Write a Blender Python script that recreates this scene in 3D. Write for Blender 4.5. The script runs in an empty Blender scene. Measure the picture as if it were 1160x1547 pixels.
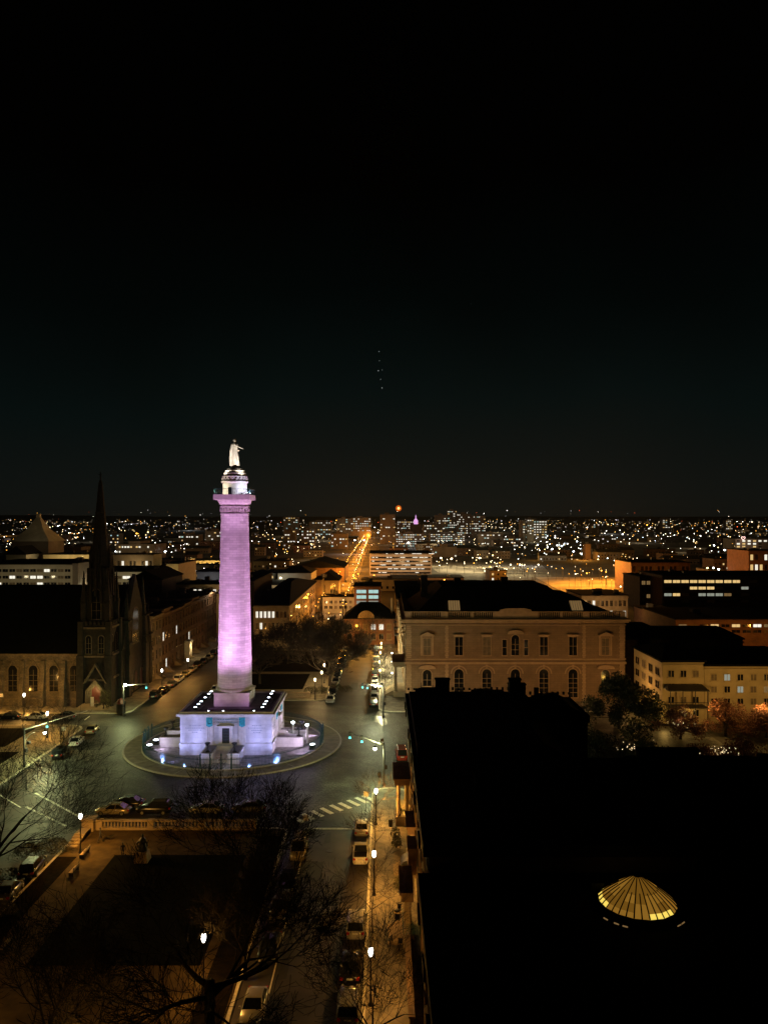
import bpy, bmesh, math, random
from mathutils import Vector, Matrix
random.seed(7)
SC = bpy.context.scene
COL = SC.collection

# ------------------------------------------------------------------ camera, sky, exposure
H, F, CX, HY = 39.4, 1162.0, 580.0, 788.0        # eye height, focal length in photo pixels, centre column, horizon row
cam_d = bpy.data.cameras.new('camera'); cam = bpy.data.objects.new('camera', cam_d); COL.objects.link(cam)
cam.location = (0, 0, H); cam.rotation_euler = (math.radians(90), 0, 0)
cam_d.sensor_fit = 'VERTICAL'; cam_d.sensor_height = 24; cam_d.lens = 24*F/1547
cam_d.shift_y = 14.5/1547; cam_d.clip_end = 60000; cam_d.clip_start = 0.5
SC.camera = cam
W = bpy.data.worlds.new('World'); SC.world = W; W.use_nodes = True
nt = W.node_tree; bg = nt.nodes['Background']
tc = nt.nodes.new('ShaderNodeTexCoord'); sx = nt.nodes.new('ShaderNodeSeparateXYZ'); rp = nt.nodes.new('ShaderNodeValToRGB')
nz = nt.nodes.new('ShaderNodeTexNoise'); nz.inputs['Scale'].default_value = 3.0; nz.inputs['Detail'].default_value = 4
ma = nt.nodes.new('ShaderNodeMath'); ma.operation = 'MULTIPLY_ADD'; ma.inputs[1].default_value = 0.14
nt.links.new(tc.outputs['Generated'], sx.inputs[0]); nt.links.new(tc.outputs['Generated'], nz.inputs['Vector'])
nt.links.new(nz.outputs['Fac'], ma.inputs[0]); nt.links.new(sx.outputs['Z'], ma.inputs[2])
nt.links.new(ma.outputs[0], rp.inputs[0]); nt.links.new(rp.outputs[0], bg.inputs['Color'])
cr = rp.color_ramp
for i, (p, c) in enumerate([(0.05, (.0062, .0060, .0048)), (0.12, (.0038, .0052, .0047)), (0.22, (.0014, .0040, .0040)), (0.34, (.0003, .0013, .0012)), (0.47, (.0001, .00012, .00012))]):
    e = cr.elements[i] if i < 2 else cr.elements.new(p)
    e.position = p; e.color = (*c, 1)
bg.inputs['Strength'].default_value = 1.0
SC.view_settings.view_transform = 'Standard'; SC.view_settings.look = 'None'
SC.view_settings.exposure = 0; SC.view_settings.gamma = 1
SC.cycles.max_bounces = 4; SC.cycles.diffuse_bounces = 2; SC.cycles.glossy_bounces = 2
SC.cycles.sample_clamp_indirect = 2.0; SC.cycles.use_denoising = True

# ------------------------------------------------------------------ helpers
def gz(y):                                        # the land lies flat, then climbs to far hills
    return 0 if y < 1500 else (y-1500)*85/5500 if y < 7000 else 85
def row_of(y, z=None): return HY - ((gz(y) if z is None else z) - H)*F/y
def G(px, py, z=0):                               # world point seen at a photo pixel, at height z over the land
    lo, hi = 30.0, 9000.0
    for _ in range(50):
        m = (lo+hi)/2
        if HY - (gz(m)+z-H)*F/m > py: lo = m
        else: hi = m
    return ((px-CX)*lo/F, lo, gz(lo)+z)
def ZA(py, y): return H - (py-HY)*y/F             # height seen at a row, at a distance
def XA(px, y): return (px-CX)*y/F

class MB:
    def __init__(s, M=None): s.v=[]; s.f=[]; s.mi=[]; s.m=0; s.M=M; s.sm=set()
    def add(s, vs, fs, smooth=False):
        b=len(s.v)
        for p in vs:
            p=Vector(p); s.v.append(s.M@p if s.M else p)
        for f in fs:
            if smooth: s.sm.add(len(s.f))
            s.f.append([b+i for i in f]); s.mi.append(s.m)
        return s
    def box(s,x0,x1,y0,y1,z0,z1):
        return s.add([(x0,y0,z0),(x1,y0,z0),(x1,y1,z0),(x0,y1,z0),(x0,y0,z1),(x1,y0,z1),(x1,y1,z1),(x0,y1,z1)],
                     [(0,3,2,1),(4,5,6,7),(0,1,5,4),(1,2,6,5),(2,3,7,6),(3,0,4,7)])
    def frus(s, a, b):                            # a,b = (x0,x1,y0,y1,z)
        return s.add([(a[0],a[2],a[4]),(a[1],a[2],a[4]),(a[1],a[3],a[4]),(a[0],a[3],a[4]),(b[0],b[2],b[4]),(b[1],b[2],b[4]),(b[1],b[3],b[4]),(b[0],b[3],b[4])],
                     [(0,3,2,1),(4,5,6,7),(0,1,5,4),(1,2,6,5),(2,3,7,6),(3,0,4,7)])
    def lathe(s,cx,cy,prof,n=16,smooth=True,a0=0.0):
        vs=[];fs=[]
        for r,z in prof:
            for k in range(n):
                a=a0+2*math.pi*k/n; vs.append((cx+r*math.cos(a),cy+r*math.sin(a),z))
        for j in range(len(prof)-1):
            for k in range(n):
                k2=(k+1)%n; fs.append((j*n+k,j*n+k2,(j+1)*n+k2,(j+1)*n+k))
        s.add(vs,fs,smooth)
        e=(len(prof)-1)*n
        s.add(vs[:n],[tuple(reversed(range(n)))]); s.add(vs[e:],[tuple(range(n))])
        return s
    def cyl(s,cx,cy,z0,z1,r0,r1=None,n=12): return s.lathe(cx,cy,[(r0,z0),(r0 if r1 is None else r1,z1)],n)
    def ball(s,c,r,n=8,m=6,sc=(1,1,1)):
        vs=[];fs=[]
        for j in range(m+1):
            t=math.pi*j/m
            for k in range(n):
                a=2*math.pi*k/n; vs.append((c[0]+r*sc[0]*math.sin(t)*math.cos(a),c[1]+r*sc[1]*math.sin(t)*math.sin(a),c[2]-r*sc[2]*math.cos(t)))
        for j in range(m):
            for k in range(n): fs.append((j*n+k,j*n+(k+1)%n,(j+1)*n+(k+1)%n,(j+1)*n+k))
        return s.add(vs,fs,True)
    def tube(s,pts,rs,n=6,smooth=True):
        vs=[];fs=[]; pts=[Vector(p) for p in pts]; up0=Vector((0,0,1))
        for i,p in enumerate(pts):
            d=(pts[min(i+1,len(pts)-1)]-pts[max(i-1,0)]).normalized()
            a=d.cross(up0)
            if a.length<.05: a=d.cross(Vector((1,0,0)))
            a.normalize(); b=d.cross(a)
            for k in range(n):
                t=2*math.pi*k/n; vs.append(p+(a*math.cos(t)+b*math.sin(t))*rs[i])
        for i in range(len(pts)-1):
            for k in range(n): fs.append((i*n+k,i*n+(k+1)%n,(i+1)*n+(k+1)%n,(i+1)*n+k))
        fs.append(tuple(reversed(range(n)))); fs.append(tuple(range((len(pts)-1)*n,len(pts)*n)))
        return s.add(vs,fs,smooth)
    def prism(s,poly,z0,z1):                      # poly in xy, extruded up
        n=len(poly)
        return s.add([(x,y,z0) for x,y in poly]+[(x,y,z1) for x,y in poly],
                     [tuple(reversed(range(n))),tuple(range(n,2*n))]+[(i,(i+1)%n,n+(i+1)%n,n+i) for i in range(n)])
    def slab(s,poly,d0,d1):                       # poly in (u,z), thickness along y (wall frame)
        n=len(poly)
        return s.add([(x,d0,z) for x,z in poly]+[(x,d1,z) for x,z in poly],
                     [tuple(reversed(range(n))),tuple(range(n,2*n))]+[(i,(i+1)%n,n+(i+1)%n,n+i) for i in range(n)])
    def build(s,name,mats,parent=None,world=True):
        if not isinstance(mats,(list,tuple)): mats=[mats]
        off=Vector((0,0,0))
        if parent is not None and world:
            q=parent
            while q: off+=q.location; q=q.parent
        me=bpy.data.meshes.new(name)
        me.from_pydata([tuple(v-off) for v in s.v],[],s.f)
        for m in mats: me.materials.append(m)
        me.polygons.foreach_set('material_index',s.mi)
        if s.sm: me.polygons.foreach_set('use_smooth',[i in s.sm for i in range(len(s.f))])
        me.update()
        o=bpy.data.objects.new(name,me); COL.objects.link(o)
        if parent is not None: o.parent=parent
        return o
def WF(ox,oy,ang):                                # wall frame: local x along the wall, local y outwards, z up
    c,s_=math.cos(ang),math.sin(ang)              # ang = direction of outward normal
    n=Vector((c,s_,0)); u=Vector((-s_,c,0))
    return Matrix(((u.x,n.x,0,ox),(u.y,n.y,0,oy),(0,0,1,0),(0,0,0,1)))
FRONT=-math.pi/2; LEFT=math.pi; RIGHT=0.0         # facing the camera, facing -x, facing +x
def tag(o,label,cat,group=None,kind=None):
    o['label']=label; o['category']=cat
    if group: o['group']=group
    if kind: o['kind']=kind
    return o
def struct(o,label=None): o['kind']='structure'; return o
def thing(name,label,cat,loc=(0,0,0),group=None,rz=0):
    o=bpy.data.objects.new(name,None); COL.objects.link(o); o.location=loc; o.rotation_euler=(0,0,rz)
    o.empty_display_size=.5
    return tag(o,label,cat,group)
KIDS={}
def dup(root,loc,rz=0,label=None,group=None,scale=None):
    def cp(o,par):
        c=o.copy(); COL.objects.link(c)
        if par is not None: c.parent=par; c.matrix_parent_inverse=o.matrix_parent_inverse.copy()
        for ch in o.children: cp(ch,c)
        return c
    r=cp(root,None); r.location=loc; r.rotation_euler=(0,0,rz)
    if scale: r.scale=scale
    if label: r['label']=label
    if group: r['group']=group
    return r

# ------------------------------------------------------------------ materials
def mat(name,col,rough=.8,var=0.25,scale=2.0,bump=0.0,metal=0.0,col2=None,spec=None,detail=5):
    m=bpy.data.materials.new(name); m.use_nodes=True; t=m.node_tree; b=t.nodes['Principled BSDF']
    b.inputs['Roughness'].default_value=rough; b.inputs['Metallic'].default_value=metal
    if spec is not None: b.inputs['Specular IOR Level'].default_value=spec
    c=t.nodes.new('ShaderNodeTexCoord'); n=t.nodes.new('ShaderNodeTexNoise'); n.inputs['Scale'].default_value=scale; n.inputs['Detail'].default_value=detail
    r=t.nodes.new('ShaderNodeMix'); r.data_type='RGBA'
    c2=col2 or tuple(min(1,x*(1+var)) for x in col); c1=tuple(x*(1-var) for x in col) if col2 is None else col
    r.inputs[6].default_value=(*c1,1); r.inputs[7].default_value=(*c2,1)
    mr=t.nodes.new('ShaderNodeMapRange'); mr.inputs[1].default_value=.3; mr.inputs[2].default_value=.7
    t.links.new(c.outputs['Object'],n.inputs['Vector']); t.links.new(n.outputs['Fac'],mr.inputs[0]); t.links.new(mr.outputs[0],r.inputs[0]); t.links.new(r.outputs[2],b.inputs['Base Color'])
    if bump:
        bp=t.nodes.new('ShaderNodeBump'); bp.inputs['Strength'].default_value=bump; bp.inputs['Distance'].default_value=.05
        t.links.new(n.outputs['Fac'],bp.inputs['Height']); t.links.new(bp.outputs[0],b.inputs['Normal'])
    return m
def emit(name,col,s,sample=False):
    m=bpy.data.materials.new(name); m.use_nodes=True; t=m.node_tree; t.nodes.clear()
    e=t.nodes.new('ShaderNodeEmission'); o=t.nodes.new('ShaderNodeOutputMaterial'); e.inputs[0].default_value=(*col,1); e.inputs[1].default_value=s
    t.links.new(e.outputs[0],o.inputs[0])
    m.cycles.emission_sampling='AUTO' if sample else 'NONE'
    return m
def brick(name,c1,c2,mortar,sx_,sz,cyl=False,rough=.8,var=.5,axis='x',mort=.02):
    m=mat(name,c1,rough); t=m.node_tree; b=t.nodes['Principled BSDF']
    c=t.nodes.new('ShaderNodeTexCoord'); sp=t.nodes.new('ShaderNodeSeparateXYZ'); cb=t.nodes.new('ShaderNodeCombineXYZ')
    t.links.new(c.outputs['Object'],sp.inputs[0])
    if cyl:
        at=t.nodes.new('ShaderNodeMath'); at.operation='ARCTAN2'; t.links.new(sp.outputs[1],at.inputs[0]); t.links.new(sp.outputs[0],at.inputs[1])
        mu=t.nodes.new('ShaderNodeMath'); mu.operation='MULTIPLY'; mu.inputs[1].default_value=2.6; t.links.new(at.outputs[0],mu.inputs[0]); src=mu.outputs[0]
    else:
        ad=t.nodes.new('ShaderNodeMath'); ad.operation='ADD'; t.links.new(sp.outputs[0],ad.inputs[0]); t.links.new(sp.outputs[1],ad.inputs[1]); src=ad.outputs[0]
    t.links.new(src,cb.inputs[0]); t.links.new(sp.outputs[2],cb.inputs[1])
    br=t.nodes.new('ShaderNodeTexBrick'); br.inputs['Color1'].default_value=(*c1,1); br.inputs['Color2'].default_value=(*c2,1); br.inputs['Mortar'].default_value=(*mortar,1)
    br.inputs['Scale'].default_value=1; br.inputs['Brick Width'].default_value=sx_; br.inputs['Row Height'].default_value=sz; br.inputs['Mortar Size'].default_value=mort
    t.links.new(cb.outputs[0],br.inputs['Vector'])
    old=b.inputs['Base Color'].links[0].from_node
    mx=t.nodes.new('ShaderNodeMix'); mx.data_type='RGBA'; mx.blend_type='MULTIPLY'; mx.inputs[0].default_value=1
    n=[q for q in t.nodes if q.type=='TEX_NOISE'][0]; n.inputs['Scale'].default_value=.7
    mr=t.nodes.new('ShaderNodeMapRange'); mr.inputs[1].default_value=.3; mr.inputs[2].default_value=.7; mr.inputs[3].default_value=1-var; mr.inputs[4].default_value=1
    t.links.new(n.outputs['Fac'],mr.inputs[0]); t.links.new(br.outputs['Color'],mx.inputs[6]); t.links.new(mr.outputs[0],mx.inputs[7])
    t.links.new(mx.outputs[2],b.inputs['Base Color'])
    return m
M={}
M['marble_col']=brick('marble_courses_round',(.74,.72,.70),(.56,.54,.53),(.40,.38,.38),1.3,.42,cyl=True,var=.16,mort=.018)
M['marble']=brick('marble_blocks',(.74,.73,.72),(.64,.63,.62),(.5,.49,.49),1.9,.75,var=.3,mort=.015)
M['marble_plain']=mat('marble_plain',(.68,.66,.62),.7,.15,1.5)
M['roofstone']=mat('roof_stone',(.16,.14,.15),.6,.3,1.2)
M['bronze']=mat('verdigris_bronze',(.03,.36,.40),.6,.4,3)
M['darkbronze']=mat('dark_bronze',(.025,.03,.03),.5,.3,4,metal=.3)
M['iron']=mat('painted_iron',(.02,.075,.085),.45,.2,6)
M['black']=mat('black_metal',(.012,.012,.013),.5,.2,6)
M['letter']=mat('lettering',(.05,.22,.26),.6,.1,6)
M['engrave']=mat('engraved_lines',(.26,.29,.33),.8,.1,6)
M['signalmetal']=mat('galvanised_steel',(.45,.46,.45),.45,.15,4,metal=.3)
M['whitearm']=mat('white_painted_arm',(.75,.75,.72),.5,.1,4)
M['asphalt']=mat('asphalt',(.045,.04,.036),.6,.45,.35,.5,spec=.4)
M['walk']=brick('sidewalk_slabs',(.30,.26,.21),(.24,.21,.17),(.10,.09,.07),1.6,1.5,var=.6,mort=.03)
M['parkwalk']=mat('park_pavers',(.07,.05,.025),.9,.35,.8,.3,spec=.1)
M['walk2']=mat('paver_sidewalk',(.24,.21,.14),.85,.3,.8,.3)
M['curb']=mat('granite_kerb',(.50,.47,.38),.7,.2,3)
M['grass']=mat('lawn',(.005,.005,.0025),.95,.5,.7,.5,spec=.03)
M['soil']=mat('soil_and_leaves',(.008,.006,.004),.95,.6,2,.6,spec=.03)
M['paint']=mat('road_paint',(.85,.85,.78),.7,.2,2.5)
M['farland']=mat('far_land',(.05,.045,.035),.95,.7,.02)
M['lot']=mat('parking_asphalt',(.20,.18,.15),.9,.4,.05)
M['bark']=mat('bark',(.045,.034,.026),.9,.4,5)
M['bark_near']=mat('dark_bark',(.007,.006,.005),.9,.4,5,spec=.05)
M['leaf']=mat('dark_leaves',(.035,.045,.018),.6,.5,2)
M['leaf2']=mat('russet_leaves',(.16,.06,.03),.7,.5,2)
M['shrub']=mat('shrub_leaves',(.06,.055,.02),.8,.5,3)
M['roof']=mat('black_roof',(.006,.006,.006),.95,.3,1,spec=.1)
M['slate']=mat('slate_roof',(.022,.022,.022),.9,.4,1.2,spec=.15)
M['nearwall']=mat('dark_brown_brick',(.05,.035,.025),.9,.3,1,spec=.1)  # even dark brown with random tone
M['brownstone']=mat('brownstone',(.16,.10,.06),.85,.3,1)
M['tanstone']=mat('tan_sandstone',(.33,.25,.16),.85,.2,.6)
M['peabody']=brick('ashlar_sandstone',(.30,.195,.115),(.27,.175,.10),(.18,.12,.07),1.6,.5,var=.25,mort=.02)
M['peatrim']=mat('sandstone_trim',(.46,.31,.19),.8,.15,1)
M['churchstone']=brick('church_rubble',(.20,.16,.11),(.12,.10,.075),(.06,.05,.04),.7,.32,var=.6,mort=.03)
M['churchdark']=mat('serpentine_stone',(.014,.012,.010),.9,.6,1.5,.4)
M['churchtrim']=mat('pale_church_trim',(.12,.095,.065),.85,.3,2)
M['brickred']=brick('red_brick',(.26,.12,.07),(.20,.09,.05),(.2,.16,.12),.6,.2,var=.4,mort=.015)
M['brickdark']=mat('old_dark_brick',(.13,.08,.055),.9,.3,1)
M['cream']=mat('cream_stucco',(.44,.34,.18),.85,.12,.5)
M['beige']=mat('beige_concrete',(.42,.38,.29),.85,.15,.3)
M['grey']=mat('grey_concrete',(.22,.22,.21),.85,.2,.3)
M['farwall']=mat('far_wall',(.16,.13,.10),.9,.3,.1)
M['blind']=mat('drawn_blind',(.16,.12,.075),.8,.3,1.5)
M['glass']=mat('dark_glass',(.012,.012,.014),.12,.1,2,spec=.6)
M['door']=mat('red_brown_door',(.08,.015,.01),.5,.2,3)
M['rubber']=mat('tyre_rubber',(.015,.015,.015),.8,.1,5)
M['rim']=mat('alloy_rim',(.5,.5,.5),.3,.1,5,metal=.8)
M['carglass']=mat('car_glass',(.01,.012,.014),.12,.1,2,spec=.4)
M['plastic']=mat('headlamp_glass',(.6,.6,.6),.1,.1,5,spec=.8)
M['tailred']=mat('tail_lamp_red',(.35,.02,.01),.25,.1,5)
for k,c in dict(silver=(.50,.49,.46),black=(.012,.013,.014),white=(.75,.74,.7),gold=(.42,.36,.24),red=(.25,.03,.02),blue=(.03,.06,.13),grey=(.14,.14,.14)).items():
    M['car_'+k]=mat('car_paint_'+k,c,.25,.03,2,metal=.35 if k in('silver','grey','gold') else 0,spec=.6)
M['cloth']=mat('dark_clothes',(.03,.03,.035),.9,.3,5)
M['skin']=mat('skin',(.4,.25,.18),.6,.1,5)
M['fur']=mat('dog_fur',(.03,.025,.02),.9,.3,9)
M['e_warm']=emit('lamp_warm',(1,.80,.48),9)
M['e_white']=emit('lamp_white',(1,.97,.88),12)
M['e_cool']=emit('lamp_cool',(.80,.92,1),14)
M['e_orange']=emit('lamp_orange',(1,.42,.05),7)
M['e_yellow']=emit('lamp_yellow',(1,.72,.28),8)
M['e_red']=emit('lamp_red',(1,.12,.03),5)
M['e_mag']=emit('lamp_magenta',(.95,.45,1),4)
M['w_warm']=emit('window_warm',(1,.66,.25),.8)
M['w_dim']=emit('window_dim',(.8,.48,.18),.22)
M['w_white']=emit('window_white',(.95,.9,.75),1.1)
M['w_cool']=emit('window_cool',(.55,.85,.78),.75)
M['w_pale']=emit('window_pale',(.75,.78,.62),.35)

def plight(name,loc,power,col,r=.15,parent=None,spot=None,aim=None,blend=.6):
    d=bpy.data.lights.new(name,'SPOT' if spot else 'POINT'); d.energy=power; d.color=col; d.shadow_soft_size=r
    o=bpy.data.objects.new(name,d); COL.objects.link(o)
    if spot:
        d.spot_size=math.radians(spot); d.spot_blend=blend
        o.rotation_euler=(Vector(aim)-Vector(loc)).to_track_quat('-Z','Y').to_euler()
    p=Vector(loc)
    if parent is not None: o.parent=parent; p=p-parent.location
    o.location=p
    return o
WARM=(1,.62,.22); ORANGE=(1,.40,.05); GREEN=(.86,.95,.40); YELW=(1,.86,.42); COOLW=(.75,.82,1); PINK=(.94,.42,1.0)

ORD='first second third fourth fifth sixth seventh eighth ninth tenth eleventh twelfth thirteenth fourteenth fifteenth sixteenth seventeenth eighteenth nineteenth twentieth'.split()

# ------------------------------------------------------------------ ground, roads, pavements
b=MB(); ys=[-200,0,100,300,800,1500,2000,3000,4000,5000,6000,7000,9000]
vs=[];fs=[]
for y in ys:
    for k in range(9): vs.append(((k-4)*max(800,abs(y)*.19),y,gz(y)-.03))
for j in range(len(ys)-1):
    for k in range(8): q=j*9+k; fs.append((q,q+1,q+10,q+9))
b.add(vs,fs); struct(b.build('ground',M['farland']))
def sheet(name,poly,z,m,th=None):
    b=MB()
    if th is None: b.add([(x,y,z) for x,y in poly],[tuple(range(len(poly)))])
    else: b.prism(poly,z-th,z)
    return struct(b.build(name,m))
# cobbled circle
def cobble():
    m=mat('cobbles',(.15,.15,.13),.55,.5,.25,spec=.5); t=m.node_tree; bs=t.nodes['Principled BSDF']
    c=t.nodes.new('ShaderNodeTexCoord'); v=t.nodes.new('ShaderNodeTexVoronoi'); v.inputs['Scale'].default_value=3.2
    bp=t.nodes.new('ShaderNodeBump'); bp.inputs['Strength'].default_value=.6; bp.inputs['Distance'].default_value=.05
    t.links.new(c.outputs['Object'],v.inputs['Vector']); t.links.new(v.outputs['Distance'],bp.inputs['Height']); t.links.new(bp.outputs[0],bs.inputs['Normal'])
    old=bs.inputs['Base Color'].links[0].from_socket
    mx=t.nodes.new('ShaderNodeMix'); mx.data_type='RGBA'; mx.blend_type='MULTIPLY'; mx.inputs[0].default_value=1
    mr=t.nodes.new('ShaderNodeMapRange'); mr.inputs[1].default_value=.1; mr.inputs[2].default_value=.6; mr.inputs[3].default_value=1; mr.inputs[4].default_value=.35
    n2=t.nodes.new('ShaderNodeTexNoise'); n2.inputs['Scale'].default_value=.09; n2.inputs['Detail'].default_value=6; n2.inputs['Distortion'].default_value=1.2
    m2=t.nodes.new('ShaderNodeMapRange'); m2.inputs[1].default_value=.35; m2.inputs[2].default_value=.62; m2.inputs[3].default_value=.10; m2.inputs[4].default_value=1.1
    mx2=t.nodes.new('ShaderNodeMix'); mx2.data_type='RGBA'; mx2.blend_type='MULTIPLY'; mx2.inputs[0].default_value=1
    t.links.new(c.outputs['Object'],n2.inputs['Vector']); t.links.new(n2.outputs['Fac'],m2.inputs[0])
    t.links.new(v.outputs['Distance'],mr.inputs[0]); t.links.new(old,mx.inputs[6]); t.links.new(mr.outputs[0],mx.inputs[7])
    t.links.new(mx.outputs[2],mx2.inputs[6]); t.links.new(m2.outputs[0],mx2.inputs[7]); t.links.new(mx2.outputs[2],bs.inputs['Base Color'])
    return m
M['cobble']=cobble()
sheet('road',[(-160,20),(8,20),(8,330),(-160,330)],-.004,M['asphalt'])
sheet('cobbled_circle',[(-57,111),(-11,104),(60,104),(60,160),(-13,165),(-38,165),(-52,160),(-120,158),(-120,149),(-57,149)],.004,M['cobble'])
def rounded(x0,x1,y0,y1,r=2.5,n=5):
    pts=[]
    for cx,cy,a in ((x1-r,y1-r,0),(x0+r,y1-r,90),(x0+r,y0+r,180),(x1-r,y0+r,270)):
        for k in range(n+1):
            t=math.radians(a+90*k/n); pts.append((cx+r*math.cos(t),cy+r*math.sin(t)))
    return pts
def pavement(name,poly,m,kerb=True,z=.15):
    o=sheet(name,poly,z,m,z)
    if kerb:                                     # granite kerb ring just inside the edge, 10 mm proud
        n=len(poly); cx=sum(p[0] for p in poly)/n; cy=sum(p[1] for p in poly)/n
        b=MB()
        def off(p,d):
            v=Vector((p[0]-cx,p[1]-cy)); sx_=1 if v.x>0 else -1; sy=1 if v.y>0 else -1
            return (p[0]-sx_*d*min(1,abs(v.x)/3),p[1]-sy*d*min(1,abs(v.y)/3))
        vo=[off(p,-.02) for p in poly]; vi=[off(p,.28) for p in poly]
        vs=[(x,y,0.0) for x,y in vo]+[(x,y,z+.02) for x,y in vo]+[(x,y,z+.02) for x,y in vi]+[(x,y,z-.02) for x,y in vi]
        fs=[]
        for i in range(n):
            j=(i+1)%n
            fs+=[(i,j,n+j,n+i),(n+i,n+j,2*n+j,2*n+i),(2*n+i,2*n+j,3*n+j,3*n+i)]
        b.add(vs,fs); struct(b.build('kerb',M['curb']))
    return o
pavement('sidewalk',rounded(-1.75,3.6,20,113.5),M['walk'])
pavement('sidewalk',rounded(-1.1,60,159,330),M['walk'])
pavement('sidewalk',rounded(-150,-52,157.6,330),M['walk'])
pavement('park_path',rounded(-38.5,-12.2,20,98.6,1),M['parkwalk'])
pavement('park_path',rounded(-37.5,-12.8,169,236,2),M['walk2'])
pavement('median_path',rounded(-150,-57.2,112,148.5,3),M['walk2'])
pavement('sidewalk',rounded(-90,-50.5,20,95),M['walk'])
# lawns
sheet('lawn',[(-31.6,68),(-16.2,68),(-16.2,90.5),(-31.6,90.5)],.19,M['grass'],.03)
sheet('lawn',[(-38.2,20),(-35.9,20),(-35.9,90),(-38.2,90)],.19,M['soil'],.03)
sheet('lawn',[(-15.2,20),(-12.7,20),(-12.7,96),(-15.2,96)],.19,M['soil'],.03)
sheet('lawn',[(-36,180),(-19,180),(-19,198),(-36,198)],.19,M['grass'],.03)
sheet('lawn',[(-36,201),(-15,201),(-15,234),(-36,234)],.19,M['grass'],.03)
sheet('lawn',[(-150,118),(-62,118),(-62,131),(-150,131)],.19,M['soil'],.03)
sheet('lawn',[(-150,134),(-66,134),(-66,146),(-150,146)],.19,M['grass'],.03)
# path curve in the near park
b=MB(); 
for k in range(20):
    a0=math.radians(20+k*7); a1=math.radians(27+k*7)
    b.add([(-26+r*math.cos(a),50+r*.8*math.sin(a),.2) for r,a in ((7,a0),(9.2,a0),(9.2,a1),(7,a1))],[(0,1,2,3)])
struct(b.build('park_path_curve',M['walk2']))
# painted markings
b=MB()
for px,py in ((450,1238),(465,1233.5),(479,1229),(493.5,1225),(508,1220.5),(521,1217),(534,1213),(546,1209),(557,1206)):
    x,y,_=G(px,py); d=Vector((.62,-.78)); w=Vector((.78,.62)); c=Vector((x,y))
    q=[c-d*1.35-w*.33,c+d*1.35-w*.33,c+d*1.35+w*.33,c-d*1.35+w*.33]
    b.add([(p.x,p.y,.012) for p in q],[(0,1,2,3)])
struct(b.build('road_markings',M['paint']))
b=MB()
def line(p,q,w=.3,z=.012):
    p=Vector(p[:2]); q=Vector(q[:2]); n=(q-p).normalized(); n=Vector((-n.y,n.x))*w/2
    b.add([(a.x,a.y,z) for a in (p-n,q-n,q+n,p+n)],[(0,1,2,3)])
line(G(462,1252),G(538,1252),.55); line(G(40,1219),G(100,1248),.35); line(G(54,1198),G(128,1238),.35)
line(G(128,1088),G(136,1082),.2); line((-56.6,112),(-50,106),.2)
line((-9.6,105),(-9.6,40),.12)
struct(b.build('road_markings',M['paint']))

pts=[G(px,py) for px,py in ((558,1084),(566,1081),(574,1082),(583,1086),(585,1094),(578,1097),(572,1092),(563,1090))]
wet=mat('puddle_water',(.07,.08,.07),.28,.4,1,.0,spec=1.0); struct(MB().add([(x,y,.02) for x,y,_ in pts],[tuple(range(len(pts)))]).build('puddle',wet))
b=MB()
for k,(x,y) in enumerate(((-46,128),(-8,118),(-6.5,92),(-5.8,70),(-45,150),(-6,150))):
    b.lathe(x,y,[(.42,.0),(.42,.018)],16)
struct(b.build('road_ironwork',M['curb'] if 0 else mat('manhole_iron',(.03,.03,.03),.5,.3,6)))
b=MB()
for x0,x1,y0,y1 in ((-8.8,-6.9,84,89),(-4.9,-3.6,60,68),(-9.2,-8.4,66,75),(-7.4,-6.6,94,97.6),(-8,-6.2,180,188),(-47,-45,185,192)): b.add([(x0,y0,.006),(x1,y0+.3,.006),(x1-.1,y1,.006),(x0+.2,y1-.2,.006)],[(0,1,2,3)])
struct(b.build('road_patches',mat('asphalt_patch',(.022,.021,.02),.7,.3,1)))
# ------------------------------------------------------------------ monument
MX,MY=-26.55,137.1; HB=7.75
def ringmesh(r0,r1,z0,z1,n=96):
    b=MB(); vs=[];fs=[]
    for k in range(n):
        a=2*math.pi*k/n
        for r,z in ((r0,z0),(r1,z0),(r1,z1),(r0,z1)): vs.append((MX+r*math.cos(a),MY+r*math.sin(a),z))
    for k in range(n):
        j=(k+1)%n
        for i in range(4): fs.append((k*4+i,k*4+(i+1)%4,j*4+(i+1)%4,j*4+i))
    b.add(vs,fs); return b
struct(ringmesh(15.9,18.7,.01,.16).build('sidewalk_ring',M['walk2']))
struct(ringmesh(18.7,19.0,.0,.18).build('kerb',M['curb']))
struct(ringmesh(15.5,15.9,.0,.30).build('kerb',M['curb']))
b=MB(); b.lathe(MX,MY,[(15.5,.0),(15.5,.12)],96); struct(b.build('monument_paving',mat('monument_paving',(.34,.32,.32),.6,.4,1.2,.4)))
b=MB()
for k in range(12):
    a=2*math.pi*(k+.37)/12; c,s_=math.cos(a),math.sin(a); n=Vector((-s_,c))*.05
    b.add([(MX+15.95*c+n.x,MY+15.95*s_+n.y,.168),(MX+18.65*c+n.x,MY+18.65*s_+n.y,.168),(MX+18.65*c-n.x,MY+18.65*s_-n.y,.168),(MX+15.95*c-n.x,MY+15.95*s_-n.y,.168)],[(0,1,2,3)])
struct(b.build('paving_joint',M['curb']))
mon=thing('monument','tall floodlit marble column on a square base in the middle of the cobbled circle','monument',(MX,MY,0))
b=MB()
b.box(MX-HB,MX+HB,MY-HB,MY+HB,.1,1.95); b.box(MX-HB-.12,MX+HB+.12,MY-HB-.12,MY+HB+.12,1.95,2.12)
b.box(MX-HB+.05,MX+HB-.05,MY-HB+.05,MY+HB-.05,2.12,6.55)
b.m=1; rr=random.Random(3)
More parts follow.
